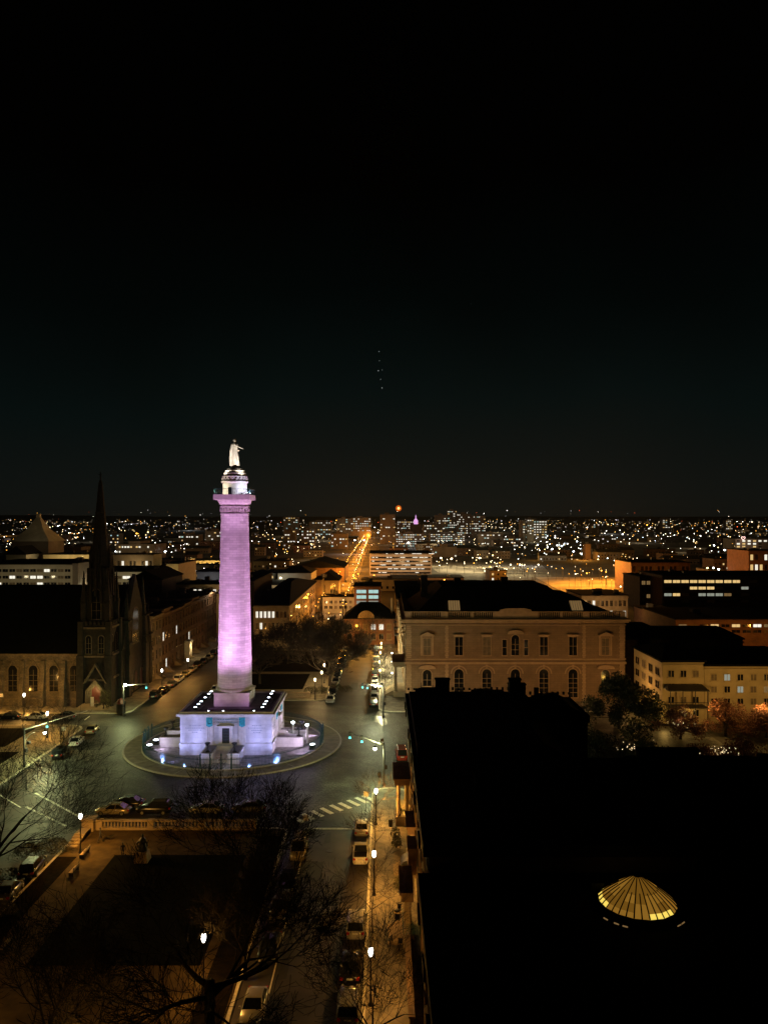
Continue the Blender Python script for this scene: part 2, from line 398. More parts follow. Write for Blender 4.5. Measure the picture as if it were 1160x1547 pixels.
for an in (FRONT,RIGHT,LEFT):                     # worn inscriptions: rows of short strokes, unreadable in the photograph
    b.M=WF(MX+math.cos(an)*HB,MY+math.sin(an)*HB,an)
    for c,rows in ((-5.2,((5.0,1.0),(4.6,1.6),(4.25,1.1),(3.9,.5))),(5.2,((5.0,.8),(4.6,1.5),(4.2,.9),(3.85,.6)))):
        for z,w in rows:
            x=c-w
            while x<c+w:
                l=rr.uniform(.08,.3); b.box(x,min(x+l,c+w),-.1,-.02,z,z+.13); x+=l+.09
b.M=None
base=b.build('base',[M['marble'],M['engrave']],mon)
b=MB(); b.box(MX-HB-.15,MX+HB+.15,MY-HB-.15,MY+HB+.15,6.55,6.72); b.box(MX-HB-.5,MX+HB+.5,MY-HB-.5,MY+HB+.5,6.72,7.1)
b.m=1; b.box(MX-HB-.42,MX+HB+.42,MY-HB-.42,MY+HB+.42,7.1,7.16)
b.m=0
for x0,x1,y0,y1 in ((-7.9,7.9,-7.9,-7.5),(-7.9,7.9,7.5,7.9),(-7.9,-7.5,-7.5,7.5),(7.5,7.9,-7.5,7.5)): b.box(MX+x0,MX+x1,MY+y0,MY+y1,7.16,7.42)
b.m=1
for x0,x1,y0,y1 in ((-6.6,6.6,-6.6,-6.3),(-6.6,6.6,6.3,6.6),(-6.6,-6.3,-6.3,6.3),(6.3,6.6,-6.3,6.3),(-5.2,-5,-5,5),(5,5.2,-5,5),(-5.2,5.2,-5.2,-5)): b.box(MX+x0,MX+x1,MY+y0,MY+y1,7.16,7.3)
cor=b.build('cornice',[M['marble_plain'],M['roofstone']],mon)
b=MB(); b.box(MX-3.05,MX+3.05,MY-3.05,MY+3.05,7.16,9.3); b.box(MX-3.2,MX+3.2,MY-3.2,MY+3.2,9.3,9.55); b.build('plinth',M['marble'],mon)
b=MB(); prof=[(3.15,9.55),(3.3,9.75),(3.3,10.0),(3.15,10.2),(3.0,10.35)]
for k in range(9):
    t=k/8; prof.append((3.02-(3.02-2.42)*t**1.12,10.35+(40.6-10.35)*t))
prof+=[(2.5,40.65),(2.5,40.95),(2.42,41.0)]
b.lathe(0,0,prof,48)
for v in b.v: pass
o=b.build('shaft',M['marble_col'],mon,world=False)
b=MB(); b.lathe(MX,MY,[(2.40,41.0),(2.40,41.9),(2.58,41.95),(2.58,42.15),(2.44,42.2),(2.44,42.4),(2.7,42.5),(2.85,42.8),(3.0,43.1),(3.02,43.25)],48)
for k in range(24):
    a=2*math.pi*k/24; b.box(*[q for q in (MX+2.48*math.cos(a)-.12,MX+2.48*math.cos(a)+.12,MY+2.48*math.sin(a)-.12,MY+2.48*math.sin(a)+.12)],41.15,41.75)
b.box(MX-3.15,MX+3.15,MY-3.15,MY+3.15,43.25,44.15)
b.build('capital',M['marble_plain'],mon)
b=MB()
for k in range(28):
    t=-3.05+6.1*(k%7+.5)/7; s_=k//7
    x,y=((t,-3.05),(t,3.05),(-3.05,t),(3.05,t))[s_]
    b.cyl(MX+x,MY+y,44.15,45.1,.025,n=5)
for x0,x1,y0,y1 in ((-3.07,3.07,-3.07,-3.03),(-3.07,3.07,3.03,3.07),(-3.07,-3.03,-3.03,3.03),(3.03,3.07,-3.03,3.03)): b.box(MX+x0,MX+x1,MY+y0,MY+y1,45.08,45.14)
b.build('railing',M['iron'],mon)
b=MB(); b.lathe(MX,MY,[(2.12,44.15),(2.12,46.2),(2.2,46.25),(2.4,46.4),(2.4,46.62),(2.15,46.65)],40)
b.m=1; b.box(MX-.75,MX-.2,MY-2.2,MY-2.0,44.15,45.4)
dr=b.build('drum',[M['marble_plain'],M['glass']],mon)
b=MB(); b.lathe(MX,MY,[(2.15,46.65),(2.15,47.3),(2.2,47.32),(2.2,47.5),(1.95,47.55),(1.95,47.85),(2.0,47.9),(1.98,48.05),(1.72,48.1),(1.70,48.4),(1.74,48.5),(1.45,48.55),(1.4,48.8),(1.05,48.85),(.95,49.0),(.75,49.05),(.75,49.25)],40)
for k in range(20):
    a=2*math.pi*k/20; b.ball((MX+2.14*math.cos(a),MY+2.14*math.sin(a),46.98),.22,6,5)
b.build('dome',M['marble_plain'],mon)
# details on each side of the base
def mon_side(ang,front):
    fr=WF(MX+math.cos(ang)*HB,MY+math.sin(ang)*HB,ang)
    for s_ in (-1,1): 
        b=MB(fr); b.box(s_*2.75-.62,s_*2.75+.62,-.1,.10,2.12,6.55)
        for q in (-.36,0,.36): b.box(s_*2.75+q-.09,s_*2.75+q+.09,.10,.16,2.3,4.9)
        b.build('pilaster',M['marble_plain'],base)
    for s_ in (-1,1):
        b=MB(fr); c=s_*2.75; b.box(c-.52,c+.52,.10,.20,5.1,6.5)
        b.slab([(c-.52,5.1),(c,4.85),(c+.52,5.1)],.10,.19)
        for k in range(10):
            a=2*math.pi*k/10; b.ball((c+.36*math.cos(a),.22,5.82+.42*math.sin(a)),.11,6,4)
        b.build('wreath_panel',M['bronze'],base)
    b=MB(fr); b.box(-1.15,-.62,-.1,.14,2.12,4.7); b.box(.62,1.15,-.1,.14,2.12,4.7); b.box(-1.15,1.15,-.1,.16,4.7,5.0); b.box(-1.5,1.5,-.1,.55,5.02,5.14)
    b.box(-1.05,1.05,-.1,.40,5.14,5.26)
    d=b.build('door_surround',M['marble_plain'],mon)
    b=MB(fr); b.box(-.62,.62,-.1,.05,2.0,4.7); b.m=1
    for k in range(5): b.box(-.5,.5,.05,.075,2.2+k*.5,2.25+k*.5)
    b.build('door',[M['darkbronze'],M['iron']],d)
    # stairs between two walls, with urns
    b=MB(fr)
    n=9
    for k in range(n): b.box(-1.24,1.24,.01+(0 if k==0 else 1.3+k*.36-.36),1.3+k*.36,.1,1.97-k*.21)
    b.build('steps',M['marble_plain'],mon)
    for s_ in (-1,1):
        b=MB(fr); x0,x1=sorted((s_*1.25,s_*3.1))
        b.box(x0,x1,.01,4.7,.1,1.62); b.box(x0-.08,x1+.08,.01,4.8,1.62,1.8)
        b.m=1; b.box(x0+.15,x1-.15,.2,4.6,1.8,1.83)
        wl=b.build('stair_wall',[M['marble'],M['roofstone']],mon)
        b=MB(fr); b.lathe(s_*2.2,3.9,[(.34,1.83),(.34,1.95),(.1,2.1),(.08,2.7),(.14,2.85),(.42,3.2),(.5,3.3),(.42,3.35)],10)
        for k in range(3):
            a=2*math.pi*k/3; b.tube([(s_*2.2+.4*math.cos(a),3.9+.4*math.sin(a),1.83),(s_*2.2+.12*math.cos(a),3.9+.12*math.sin(a),2.4),(s_*2.2+.4*math.cos(a),3.9+.4*math.sin(a),3.1)],[.04,.03,.04],4)
        b.build('tripod_urn',M['darkbronze'],wl)
for a in (FRONT,RIGHT,LEFT,math.pi/2): mon_side(a,a==FRONT)
# lettering over the west door
def text(body,size,loc,rot,m,name,parent,depth=.02):
    cu=bpy.data.curves.new('t','FONT'); cu.body=body; cu.size=size; cu.align_x='CENTER'; cu.extrude=depth
    to=bpy.data.objects.new('t',cu); COL.objects.link(to)
    dg=bpy.context.evaluated_depsgraph_get(); me=bpy.data.meshes.new_from_object(to.evaluated_get(dg))
    bpy.data.objects.remove(to); me.materials.clear(); me.materials.append(m); me.name=name
    o=bpy.data.objects.new(name,me); COL.objects.link(o); o.parent=parent
    off=Vector((0,0,0)); q=parent
    while q: off+=q.location; q=q.parent
    o.location=Vector(loc)-off; o.rotation_euler=rot; return o
text('TO GEORGE WASHINGTON',.34,(MX,MY-HB-.03,6.02),(math.pi/2,0,0),M['letter'],'inscription',base)
text('BY THE STATE OF MARYLAND',.30,(MX,MY-HB-.03,5.55),(math.pi/2,0,0),M['letter'],'inscription',base)

# remeshed figures: one continuous body surface
def remesh(o,vox,smooth=True):
    m=o.modifiers.new('Remesh','REMESH'); m.mode='VOXEL'; m.voxel_size=vox; m.use_smooth_shade=smooth
    s_=o.modifiers.new('Smooth','SMOOTH'); s_.factor=.5; s_.iterations=2
def hand(b,p,d,side,r):                           # palm, four bent fingers and a thumb
    p=Vector(p); d=Vector(d).normalized(); side=Vector(side).normalized(); dn=d.cross(side).normalized()
    L=.105*r
    b.tube([p,p+d*L*.5,p+d*L],[.032*r,.042*r,.036*r],8)
    for k,l in enumerate((.072,.082,.076,.058)):
        q=p+d*L*.9+side*(k-1.5)*.021*r
        b.tube([q,q+d*l*r*.5,q+d*l*r*.85-dn*.02*r,q+d*l*r*.95-dn*.045*r],[.011*r,.0105*r,.0095*r,.008*r],6)
    q=p+d*L*.25-side*.035*r
    b.tube([q,q-side*.03*r+d*.03*r,q-side*.035*r+d*.065*r],[.014*r,.012*r,.009*r],6)
# statue: robed general facing away down the street, right arm stretched to the side
S=5.0/1.78; sx0,sy0,sz0=MX,MY,49.25
def SP(x,y,z): return (sx0+x*S,sy0+y*S,sz0+z*S)
b=MB()
for cx_,rr_,zz in ((0,1,0),):
    secs=[(.0,.0,.02,.27,.24),(.0,.0,.25,.24,.20),(.0,.0,.5,.21,.18),(-.01,0,.8,.19,.15),(-.01,0,1.0,.17,.13),(0,0,1.2,.19,.13),(0,0,1.38,.21,.12),(0,0,1.47,.13,.09),(0,0,1.52,.065,.065),(0.01,0,1.58,.06,.06)]
    vs=[];fs=[];n=20
    for (x,y,z,rx,ry) in secs:
        for k in range(n):
            a=2*math.pi*k/n; w=1+.15*math.sin(a*6+z*5)*(1 if z<1.1 else .3); vs.append(SP(x+rx*w*math.cos(a),y+ry*w*math.sin(a),z))
    for j in range(len(secs)-1):
        for k in range(n): fs.append((j*n+k,j*n+(k+1)%n,(j+1)*n+(k+1)%n,(j+1)*n+k))
    fs.append(tuple(reversed(range(n)))); fs.append(tuple(range((len(secs)-1)*n,len(secs)*n)))
    b.add(vs,fs)
b.ball(SP(.015,0,1.66),.115*S,12,10,(.85,1,1.1)); b.ball(SP(.11,0,1.655),.022*S,6,5)
b.ball(SP(.105,0,1.60),.03*S,6,5); b.ball(SP(-.09,0,1.62),.05*S,8,6)
b.tube([SP(.02,-.18,1.40),SP(.16,-.22,1.28),SP(.30,-.20,1.22),SP(.45,-.18,1.14)],[.07*S,.055*S,.045*S,.032*S],8)
hand(b,SP(.45,-.18,1.14),(1,.1,-.35),(0,1,0),S)
b.tube([SP(-.02,.2,1.40),SP(-.10,.27,1.18),SP(-.02,.28,1.0),SP(.10,.26,1.02)],[.07*S,.06*S,.05*S,.035*S],8)
hand(b,SP(.10,.26,1.02),(1,-.2,.1),(0,0,1),S)
b.tube([SP(-.16,-.05,1.42),SP(-.24,-.05,1.0),SP(-.25,-.02,.5),SP(-.22,0,.04)],[.06*S,.09*S,.1*S,.1*S],8)      # cloak fall
b.tube([SP(.2,.02,.04),SP(.19,.02,.5),SP(.14,0,.9)],[.07*S,.06*S,.03*S],8)
sto=b.build('statue',M['marble_plain']); 
sto.location=(0,0,0)
# move origin to base
def rebase(o,p):
    me=o.data; p=Vector(p)
    me.transform(Matrix.Translation(-p)); o.location=p
rebase(sto,(sx0,sy0,sz0)); remesh(sto,.06); tag(sto,'white marble figure in a cloak holding one arm out on top of the column','statue')

# floodlights
def flood_proto():
    t=thing('floodlight','x','floodlight',(0,0,0))
    b=MB(); b.box(-.3,.3,-.2,.2,0,.08); b.tube([(-.24,0,.05),(-.26,0,.35)],[.03,.03],5); b.tube([(.24,0,.05),(.26,0,.35)],[.03,.03],5)
    b.lathe(0,0,[(.14,.12),(.26,.3),(.28,.42),(.25,.42)],12); b.build('housing',M['black'],t)
    b=MB(); b.lathe(0,0,[(.245,.425),(.2,.46),(.05,.48)],12); b.build('lens',M['e_cool'],t)
    return t
fl=flood_proto(); first=[True]
def flood(x,y,z,label,group,sc=1.0):
    if first[0]: o=fl; first[0]=False; o.location=(x,y,z); o['label']=label; o['group']=group; o.scale=(sc,)*3
    else: o=dup(fl,(x,y,z),0,label,group,(sc,)*3)
    return o
for s_,nm in ((-1,'left'),(1,'right')):
    for k,dy in enumerate((-5.2,-3.0,-1.0,2.0,5.0,7.0)):
        flood(MX+s_*5.75,MY+dy,7.17,f'white floodlight on the monument roof, {ORD[k]} from the front along the {nm} edge','floodlights on the monument roof',1.0)
    for dy in (-5.6,5.6):
        plight('spot',(MX+s_*5.6,MY+dy,7.9),900,PINK,.25,mon,60,(MX,MY,26),1)
    plight('spot',(MX+s_*3.9,MY-5.9,7.9),200,PINK,.3,mon,150,(MX,MY,13),1)
for k,dx in enumerate((-3.1,-.6,4.6)): flood(MX+dx,MY-7.1,7.17,f'small white floodlight on the front edge of the monument roof, {ORD[k]} from the left','floodlights on the monument roof',.6)
plight('spot',(MX-1.5,MY-6.2,7.9),15000,(.95,.50,1),.2,mon,36,(MX,MY,37),1)
# top lights, on the gallery
for dx,dy,pw,c in ((3.1,-3.1,520,(.8,.78,1)),(-3.1,-3.1,420,(1,.85,.62)),(3.1,1.5,300,(.9,.8,1))): plight('spot',(MX+dx,MY+dy,44.5),pw,c,.1,mon,120,(MX,MY,46.3),1)
for dx,dy,pw in ((3.0,-3.0,2700),(-3.0,-3.0,2200),(3.0,1.5,1500)): plight('spot',(MX+dx,MY+dy,46.7),pw,(1,.87,.70),.1,mon,50,(MX,MY,51),1)
for k,(dx,dy) in enumerate(((2.6,-2.6),(2.7,.2))): flood(MX+dx,MY+dy,44.16,('small floodlight on the gallery corner below the figure','small floodlight on the gallery side below the figure')[k],'floodlights on the gallery',.7)
# ground floods around the base
for k,(dx,dy,nm) in enumerate(((-13.6,-1.5,'brightest white floodlight by the iron fence left of the monument'),(-13.8,-4.6,'low white floodlight inside the fence at the left front of the monument'),(10.2,1.2,'tall post floodlight nearest the right side wall of the monument'),(12.9,-.5,'tall white post floodlight right of the monument steps'),(14.2,-4.2,'low white floodlight inside the fence at the right of the monument'))):
    post=k in (2,3); x,y=MX+dx,MY+dy
    if post:
        t=thing('post_floodlight',nm,'floodlight',(x,y,.12)); b=MB(); b.cyl(x,y,.12,3.1,.16,n=8); b.build('post',M['whitearm'],t)
        b=MB(); b.lathe(x,y,[(.1,3.1),(.3,3.22),(.3,3.4),(.1,3.5)],10); b.build('lamp_head',M['e_cool'],t)
    else:
        flood(x,y,.12,nm,'floodlights inside the fence',1.9)
BLUE=(.39,.41,1)
for dx,dy,pw,ax,ay in ((-9.5,-13.2,4200,-5,-7.7),(9.5,-13.2,4200,5,-7.7),(5.2,-15.0,1500,3,-7.7),(-5.2,-15.0,1500,-3,-7.7),(2.6,-14.6,60,2.2,-12.6)): plight('spot',(MX+dx,MY+dy,.5),pw,BLUE if pw>100 else (1,.95,1),.09,mon,100,(MX+ax,MY+ay,4.6),1)  # the weakest one is added to whiten the right stair wall
for dx,dy,pw in ((13.4,-7.3,1500),(14.6,4.4,1500)): plight('spot',(MX+dx,MY+dy,.6),pw,(.85,.65,1),.2,mon,110,(MX+7.7,MY+dy*.4,3),1)
for dx,dy in ((-13.6,-1.5),(-13.4,4.5)): plight('spot',(MX+dx,MY+dy,1.1),600,(.85,.72,1),.2,mon,120,(MX-7,MY,2),1)
plight('point',(MX+10.2,MY+1.2,3.9),200,(.85,.6,1),.2,mon); plight('point',(MX+12.9,MY-.5,3.9),200,(.8,.6,1),.2,mon)
plight('point',(MX-11.8,MY-4.6,1.2),110,(.8,.65,1),.2,mon); plight('point',(MX+1,MY-14.7,1.5),45,(.9,.85,1),.2,mon); plight('point',(MX+13.2,MY-4.2,1.2),90,(.8,.65,1),.2,mon)
# iron fence ring with gates
fe=thing('iron_fence','ring of black iron railings around the foot of the monument','fence',(MX,MY,0))
b=MB()
for k in range(420):
    a=2*math.pi*k/420; x,y=MX+15.7*math.cos(a),MY+15.7*math.sin(a)
    b.box(x-.022,x+.022,y-.022,y+.022,.3,1.95); b.add([(x-.05,y-.03,1.93),(x+.05,y-.03,1.93),(x,y+.04,1.93),(x,y,2.15)],[(0,1,3),(1,2,3),(2,0,3)])
o=b.build('railing_bars',M['iron'],fe); o['kind']='stuff'
b=MB(); 
for z in (.45,1.75):
    vs=[];fs=[];n=120
    for k in range(n):
        a=2*math.pi*k/n
        for r,zz in ((15.67,z),(15.73,z),(15.73,z+.07),(15.67,z+.07)): vs.append((MX+r*math.cos(a),MY+r*math.sin(a),zz))
    for k in range(n):
        j=(k+1)%n
        for i in range(4): fs.append((k*4+i,k*4+(i+1)%4,j*4+(i+1)%4,j*4+i))
    b.add(vs,fs)
b.build('rail',M['iron'],fe)
for a0 in (-90,0,180,90):
    for d in (-9,-3.2,3.2,9):
        a=math.radians(a0+d); x,y=MX+15.7*math.cos(a),MY+15.7*math.sin(a)
        b=MB(); b.lathe(x,y,[(.15,.3),(.11,.4),(.10,2.4),(.16,2.45),(.14,2.6),(.05,2.8),(.02,3.0)],8); b.build('fence_post',M['iron'],fe)

# ------------------------------------------------------------------ street lamps
def lamp_proto(col):
    t=thing('street_lamp','x','street lamp',(0,0,0))
    b=MB(); b.lathe(0,0,[(.22,0),(.22,.12),(.13,.3),(.10,.8),(.07,1.0),(.055,3.75),(.09,3.8),(.12,3.95),(.1,4.0)],10); b.build('pole',M['black'],t)
    b=MB(); b.lathe(0,0,[(.10,4.0),(.17,4.15),(.21,4.36),(.18,4.56),(.12,4.72)],12); g=b.build('globe',col,t)
    b=MB(); b.lathe(0,0,[(.13,4.72),(.06,4.8),(.02,4.98)],8); b.build('finial',M['black'],g)
    return t
LP={'warm':lamp_proto(M['e_warm']),'white':lamp_proto(M['e_white']),'yellow':lamp_proto(M['e_yellow'])}
usedl=set()
def lamp(x,y,kind,label,group,power=260,col=WARM,z=.15,off=(-.32,0)):
    if kind in usedl: o=dup(LP[kind],(x,y,z),0,label,group)
    else: usedl.add(kind); o=LP[kind]; o.location=(x,y,z); o['label']=label; o['group']=group
    plight('glow',(x+off[0],y+off[1],z+4.35),power,col,.12,o)
    return o
def lampP(px,py,*a,**k):
    x,y,_=G(px,py,4.5); return lamp(x,y,*a,**k)
gn='globe lamps along the near right sidewalk'
lampP(560,1438,'white','globe lamp post nearest the camera on the right sidewalk',gn,900,(1,.45,.07),off=(.3,0))
lampP(565,1290,'white','globe lamp post on the right sidewalk between the two young bare trees',gn,1150,(1,.43,.06),off=(.3,0))
lampP(568,1195,'white','globe lamp post beside the striped crossing',gn,1400,(1,.43,.06),off=(.3,0))
lampP(308,1417,'white','globe lamp half hidden by the branches of the big bare tree in the park','lamps in the near park',240,(1,.46,.09))
lampP(122,1233,'white','globe lamp at the left end of the stone balustrade','lamps in the near park',1150,(1,.46,.07),off=(.35,-.2))
lampP(37,1050,'white','globe lamp before the long church wall, left of another','lamps before the church',1500,(1,.52,.12))
lampP(72,1078,'white','globe lamp before the church wall, lower and nearer the parked cars','lamps before the church',700,(1,.55,.14))
lampP(245,1013,'white','globe lamp in front of the first row house past the church','lamps on the street behind the column',950,(1,.50,.12),off=(.3,0))
lampP(284,997,'white','globe lamp in front of the row houses with the white doorway','lamps on the street behind the column',650,(1,.48,.12),off=(.3,0))
lampP(476,1027,'warm','globe lamp beside the shrub bed at the front of the far park','lamps in the far park',420,(1,.60,.22))
lampP(486,1016,'warm','globe lamp just behind the shrub bed under the large far park tree','lamps in the far park',330,(1,.72,.3))
lampP(490,1005,'warm','highest globe lamp seen against the large far park tree','lamps in the far park',380,(1,.66,.3))
for k,(px,py) in enumerate(((574,1013),(573,1000),(574.5,986),(575.5,978),(576,972))):
    x,y,_=G(px,py,4.5); lamp(x,y,'yellow',f'{ORD[k]} glowing globe lamp past the crossing on the far right sidewalk','lamps beside the sandstone institute',(2000,1700,1300,900,600)[k],YELW,off=(.35,0))
for k,(px,py) in enumerate(((592,1017),(592,1000),(592,987))):
    x,y,_=G(px,py,2.5); t=thing('wall_lamp',f'{ORD[k]} small lamp on a low post by the institute steps','lamp',(x,y,.15),'small lamps by the institute')
    b=MB(); b.cyl(x,y,.15,2.4,.05,n=6); b.build('pole',M['black'],t); b=MB(); b.ball((x,y,2.55),.2,8,6); b.build('globe',M['e_white'],t)
lamp(-20.5,51.5,'white','globe lamp on the lawn path just below the picture','lamps in the near park',420,(1,.44,.06))
lamp(-35.5,56.5,'white','globe lamp by the left path below the picture corner','lamps in the near park',300,(1,.46,.07))
lamp(-35,76,'white','globe lamp half way down the left path behind the branches','lamps in the near park',200,(1,.46,.07)) if False else None
# traffic signal masts
def added_pinkflood(t,x,y,z,pw):  # pink floodlight added to a pole to light the column more evenly
    d=(Vector((MX,MY,z))-Vector((x,y,z))).normalized(); c=Vector((x,y,z))+d*.35
    b=MB(); b.box(c.x-.22,c.x+.22,c.y-.22,c.y+.22,z-.15,z+.25); b.build('added_projector',M['black'],t)
    q=c+d*.35; plight('spot',(q.x,q.y,z+.15),pw,(.96,.44,1),.12,t,44,(MX,MY,28),.35)
def mast(x,y,ax,ay,zh,label,sig,lum=None,power=0,col=GREEN,group='traffic signal masts',pink=0):
    t=thing('traffic_signal',label,'traffic signal',(x,y,.0),group)
    b=MB(); b.lathe(x,y,[(.3,.0),(.3,.2),(.16,.35),(.13,zh+.3),(.1,zh+.35)],10); b.build('pole',M['black'],t)
    b=MB(); b.tube([(x,y,zh),(x+(ax-x)*.5,y+(ay-y)*.5,zh+.12),(ax,ay,zh+.1)],[.10,.08,.06],8); am=b.build('arm',M['whitearm'],t)
    for q in sig:
        hx,hy=x+(ax-x)*q,y+(ay-y)*q
        b=MB(); b.box(hx-.2,hx+.2,hy-.18,hy+.18,zh-.75,zh+.3)
        for kk in range(3): b.lathe(hx,hy-.19,[(.13,zh+.1-kk*.33),(.13,zh+.12-kk*.33)],8)
        h=b.build('signal_head',M['black'],t)
        b=MB(); b.box(hx-.15,hx+.15,hy-.225,hy-.19,zh-.72,zh-.46); b.build('green_lens',emit('signal_green',(.1,.85,.8),5) if 'sg' not in M else M['sg'],h)
    b=MB(); b.box(x+.14,x+.5,y-.2,y+.2,2.5,3.1); b.build('walk_signal',M['black'],t)
    if lum:
        lx,ly=x+lum[0],y+lum[1]; lz=zh+lum[2]
        b=MB(); b.tube([(x,y,zh-.1),(x+lum[0]*.5,y+lum[1]*.5,lz+.6),(lx,ly,lz+.5),(lx,ly,lz+.25)],[.06,.05,.05,.05],6)
        b.lathe(lx,ly,[(.3,lz+.05),(.24,lz+.2),(.08,lz+.32)],10); br=b.build('lamp_arm',M['black'],t)
        b=MB(); b.lathe(lx,ly,[(.05,lz-.4),(.2,lz-.3),(.27,lz-.05),(.24,lz+.05)],10); b.build('lamp_globe',M['e_white'],br)
        if power: plight('glow',(lx,ly,lz-.55),power,col,.2,t)
    if pink: added_pinkflood(t,x,y,zh+.6,pink)
    return t
M['sg']=emit('signal_green',(.1,.85,.8),5)
x,y,_=G(580,1187); mast(x,y,-5.5,121,6.1,'signal mast at the near corner with its white arm reaching over the road',(.62,.97),(-1.35,.2,-.5),2700,GREEN,pink=50000)
x,y,_=G(579,1084); mast(x,y,-4.6,157,6.2,'signal mast at the far corner before the sandstone institute',(.72,.95),(-1.6,-.4,.4),2400,(.95,1,.55),pink=30000)
x,y,_=G(187,1082); mast(x,y,x+4.6,y+1,6.2,'signal mast at the church corner left of the monument',(.95,),(.5,-.5,.5),2100,GREEN,pink=30000)
x,y,_=G(37,1160); mast(x,y,-52,135,6.1,'signal mast at the left edge with a slanting white arm',(.35,),(2.4,2,-.9),2200,GREEN)
x,y,_=G(122,1262); 
# tall road lamps lighting the circle (cobra heads on the masts' streets)
for k,(x,y,pw,c) in enumerate(((-52.5,113,3000,(.90,.95,.40)),)):
    t=thing('road_lamp',('slender road lamp at the left kerb of the circle','slender road lamp at the front right kerb of the circle')[k],'street lamp',(x,y,0),'slender road lamps')
    b=MB(); b.tube([(x,y,0),(x,y,7.5),(x+.7,y+.2,8.3),(x+1.4,y+.3,8.4)],[.1,.07,.05,.05],6); b.build('pole',M['black'],t)
    b=MB(); b.box(x+1.2,x+1.7,y+.15,y+.45,8.36,8.46); b.build('lamp_head',M['black'],t)
    plight('glow',(x+1.45,y+.3,8.2),pw,c,.15,t); added_pinkflood(t,x,y,6.8,50000)

# ------------------------------------------------------------------ cars
def car_proto(kind,colr):
    P=M['car_'+colr]; t=thing('parked_car','x','car',(0,0,0))
    suv=kind in('suv','pickup','van'); top={'sedan':1.43,'suv':1.75,'pickup':1.8,'van':2.1}[kind]; belt={'sedan':.92,'suv':1.08,'pickup':1.1,'van':1.15}[kind]
    b=MB(); n=12
    st=[(-2.28,.62,.34,belt-.22),(-2.2,.80,.28,belt-.10),(-1.7,.90,.22,belt-.0),(-.9,.93,.2,belt),(.9,.93,.2,belt),(1.5,.92,.22,belt-.06),(2.1,.82,.28,belt-.16),(2.28,.62,.34,belt-.30)]
    vs=[];fs=[]
    for y,hw,z0,z1 in st:
        h=z1-z0
        for x,z in ((-hw*.9,z0),(hw*.9,z0),(hw,z0+h*.2),(hw*1.0,z0+h*.6),(hw*.94,z0+h*.88),(hw*.82,z1),(-hw*.82,z1),(-hw*.94,z0+h*.88),(-hw,z0+h*.6),(-hw,z0+h*.2)): vs.append((x,y,z))
    n=10
    for j in range(len(st)-1):
        for k in range(n): fs.append((j*n+k,j*n+(k+1)%n,(j+1)*n+(k+1)%n,(j+1)*n+k))
    fs.append(tuple(range(n-1,-1,-1))); fs.append(tuple(range((len(st)-1)*n,len(st)*n)))
    b.add(vs,fs,True)
    # roof and pillars
    y0b,y1b,y0t,y1t={'sedan':(-1.75,1.05,-1.0,.25),'suv':(-2.15,1.0,-1.9,.3),'pickup':(-.55,1.05,-.4,.4),'van':(-2.2,1.5,-2.1,.9)}[kind]
    wb,wt=.80,.64 if not suv else .70
    b.frus((-wt-.03,wt+.03,y0t-.03,y1t+.03,top-.05),(-wt+.08,wt-.08,y0t+.1,y1t-.1,top))
    for sx_ in (-1,1):
        for ya,yb in ((y0b,y0t),(y1b,y1t),((y0b+y1b)/2-.1,(y0t+y1t)/2-.1)):
            b.tube([(sx_*wb*1.0,ya,belt-.05),(sx_*(wt+.01),yb,top-.04)],[.045,.04],4,False)
    if kind=='pickup':
        b.box(-.84,-.76,-2.2,-.6,belt,belt+.03); b.box(.76,.84,-2.2,-.6,belt,belt+.03)
    body=b.build('body',P,t)
    b=MB(); b.frus((-wb,wb,y0b,y1b,belt-.04),(-wt,wt,y0t,y1t,top-.045)); b.build('windows',M['carglass'],t)
    if kind=='pickup':
        b=MB(); b.box(-.74,.74,-2.1,-.62,belt-.02,belt+.005); b.build('cargo_bed',M['black'],t)
    for sx_ in (-1,1):
        for yy in (-1.4,1.42):
            b=MB(Matrix.Translation((sx_*.84,yy,.33))@Matrix.Rotation(math.pi/2,4,'Y')); b.lathe(0,0,[(.2,-.13),(.33,-.11),(.335,.0),(.33,.11),(.2,.13)],16); w=b.build('wheel',M['rubber'],t)
            b=MB(Matrix.Translation((sx_*.84+sx_*.125,yy,.33))@Matrix.Rotation(math.pi/2,4,'Y')); b.lathe(0,0,[(.2,-.015),(.2,.015),(.06,.02)],12); b.build('rim',M['rim'],w)
        b=MB(); x0,x1=sorted((sx_*.5,sx_*.8)); b.box(x0,x1,2.08,2.29,belt-.36,belt-.2); b.build('headlight',M['plastic'],t)
        b=MB(); x0,x1=sorted((sx_*.55,sx_*.82)); b.box(x0,x1,-2.29,-2.1,belt-.33,belt-.12); b.build('tail_light',M['tailred'],t)
        b=MB(); x0,x1=sorted((sx_*.92,sx_*1.08)); b.box(x0,x1,.75,.9,belt-.02,belt+.12); b.build('wing_mirror',P,t)
    b=MB(); b.box(-.26,.26,-2.32,-2.25,belt-.3,belt-.18); b.build('number_plate',M['plastic'],t)
    return t
CP={}; 
def car(x,y,rz,kind,colr,label,group=None,z=.0):
    k=(kind,colr)
    if k not in CP:
        CP[k]=car_proto(kind,colr); o=CP[k]; o.location=(x,y,z); o.rotation_euler=(0,0,rz); o['label']=label
        if group: o['group']=group
        return o
    o=dup(CP[k],(x,y,z),rz,label)
    if group: o['group']=group
    elif 'group' in o: del o['group']
    return o
def carP(px,py,rz,*a,**k):
    x,y,_=G(px,py); return car(x,y,rz,*a,**k)
E=math.pi/2
gb='cars parked behind the stone balustrade'
carP(172,1229,E,'sedan','gold','pale gold sedan parked side on by the left end of the balustrade',gb)
carP(193,1218,E,'sedan','black','dark car just behind the pale gold sedan',gb)
carP(234,1228,E,'suv','black','black car parked right of the pale gold sedan behind the balustrade',gb)
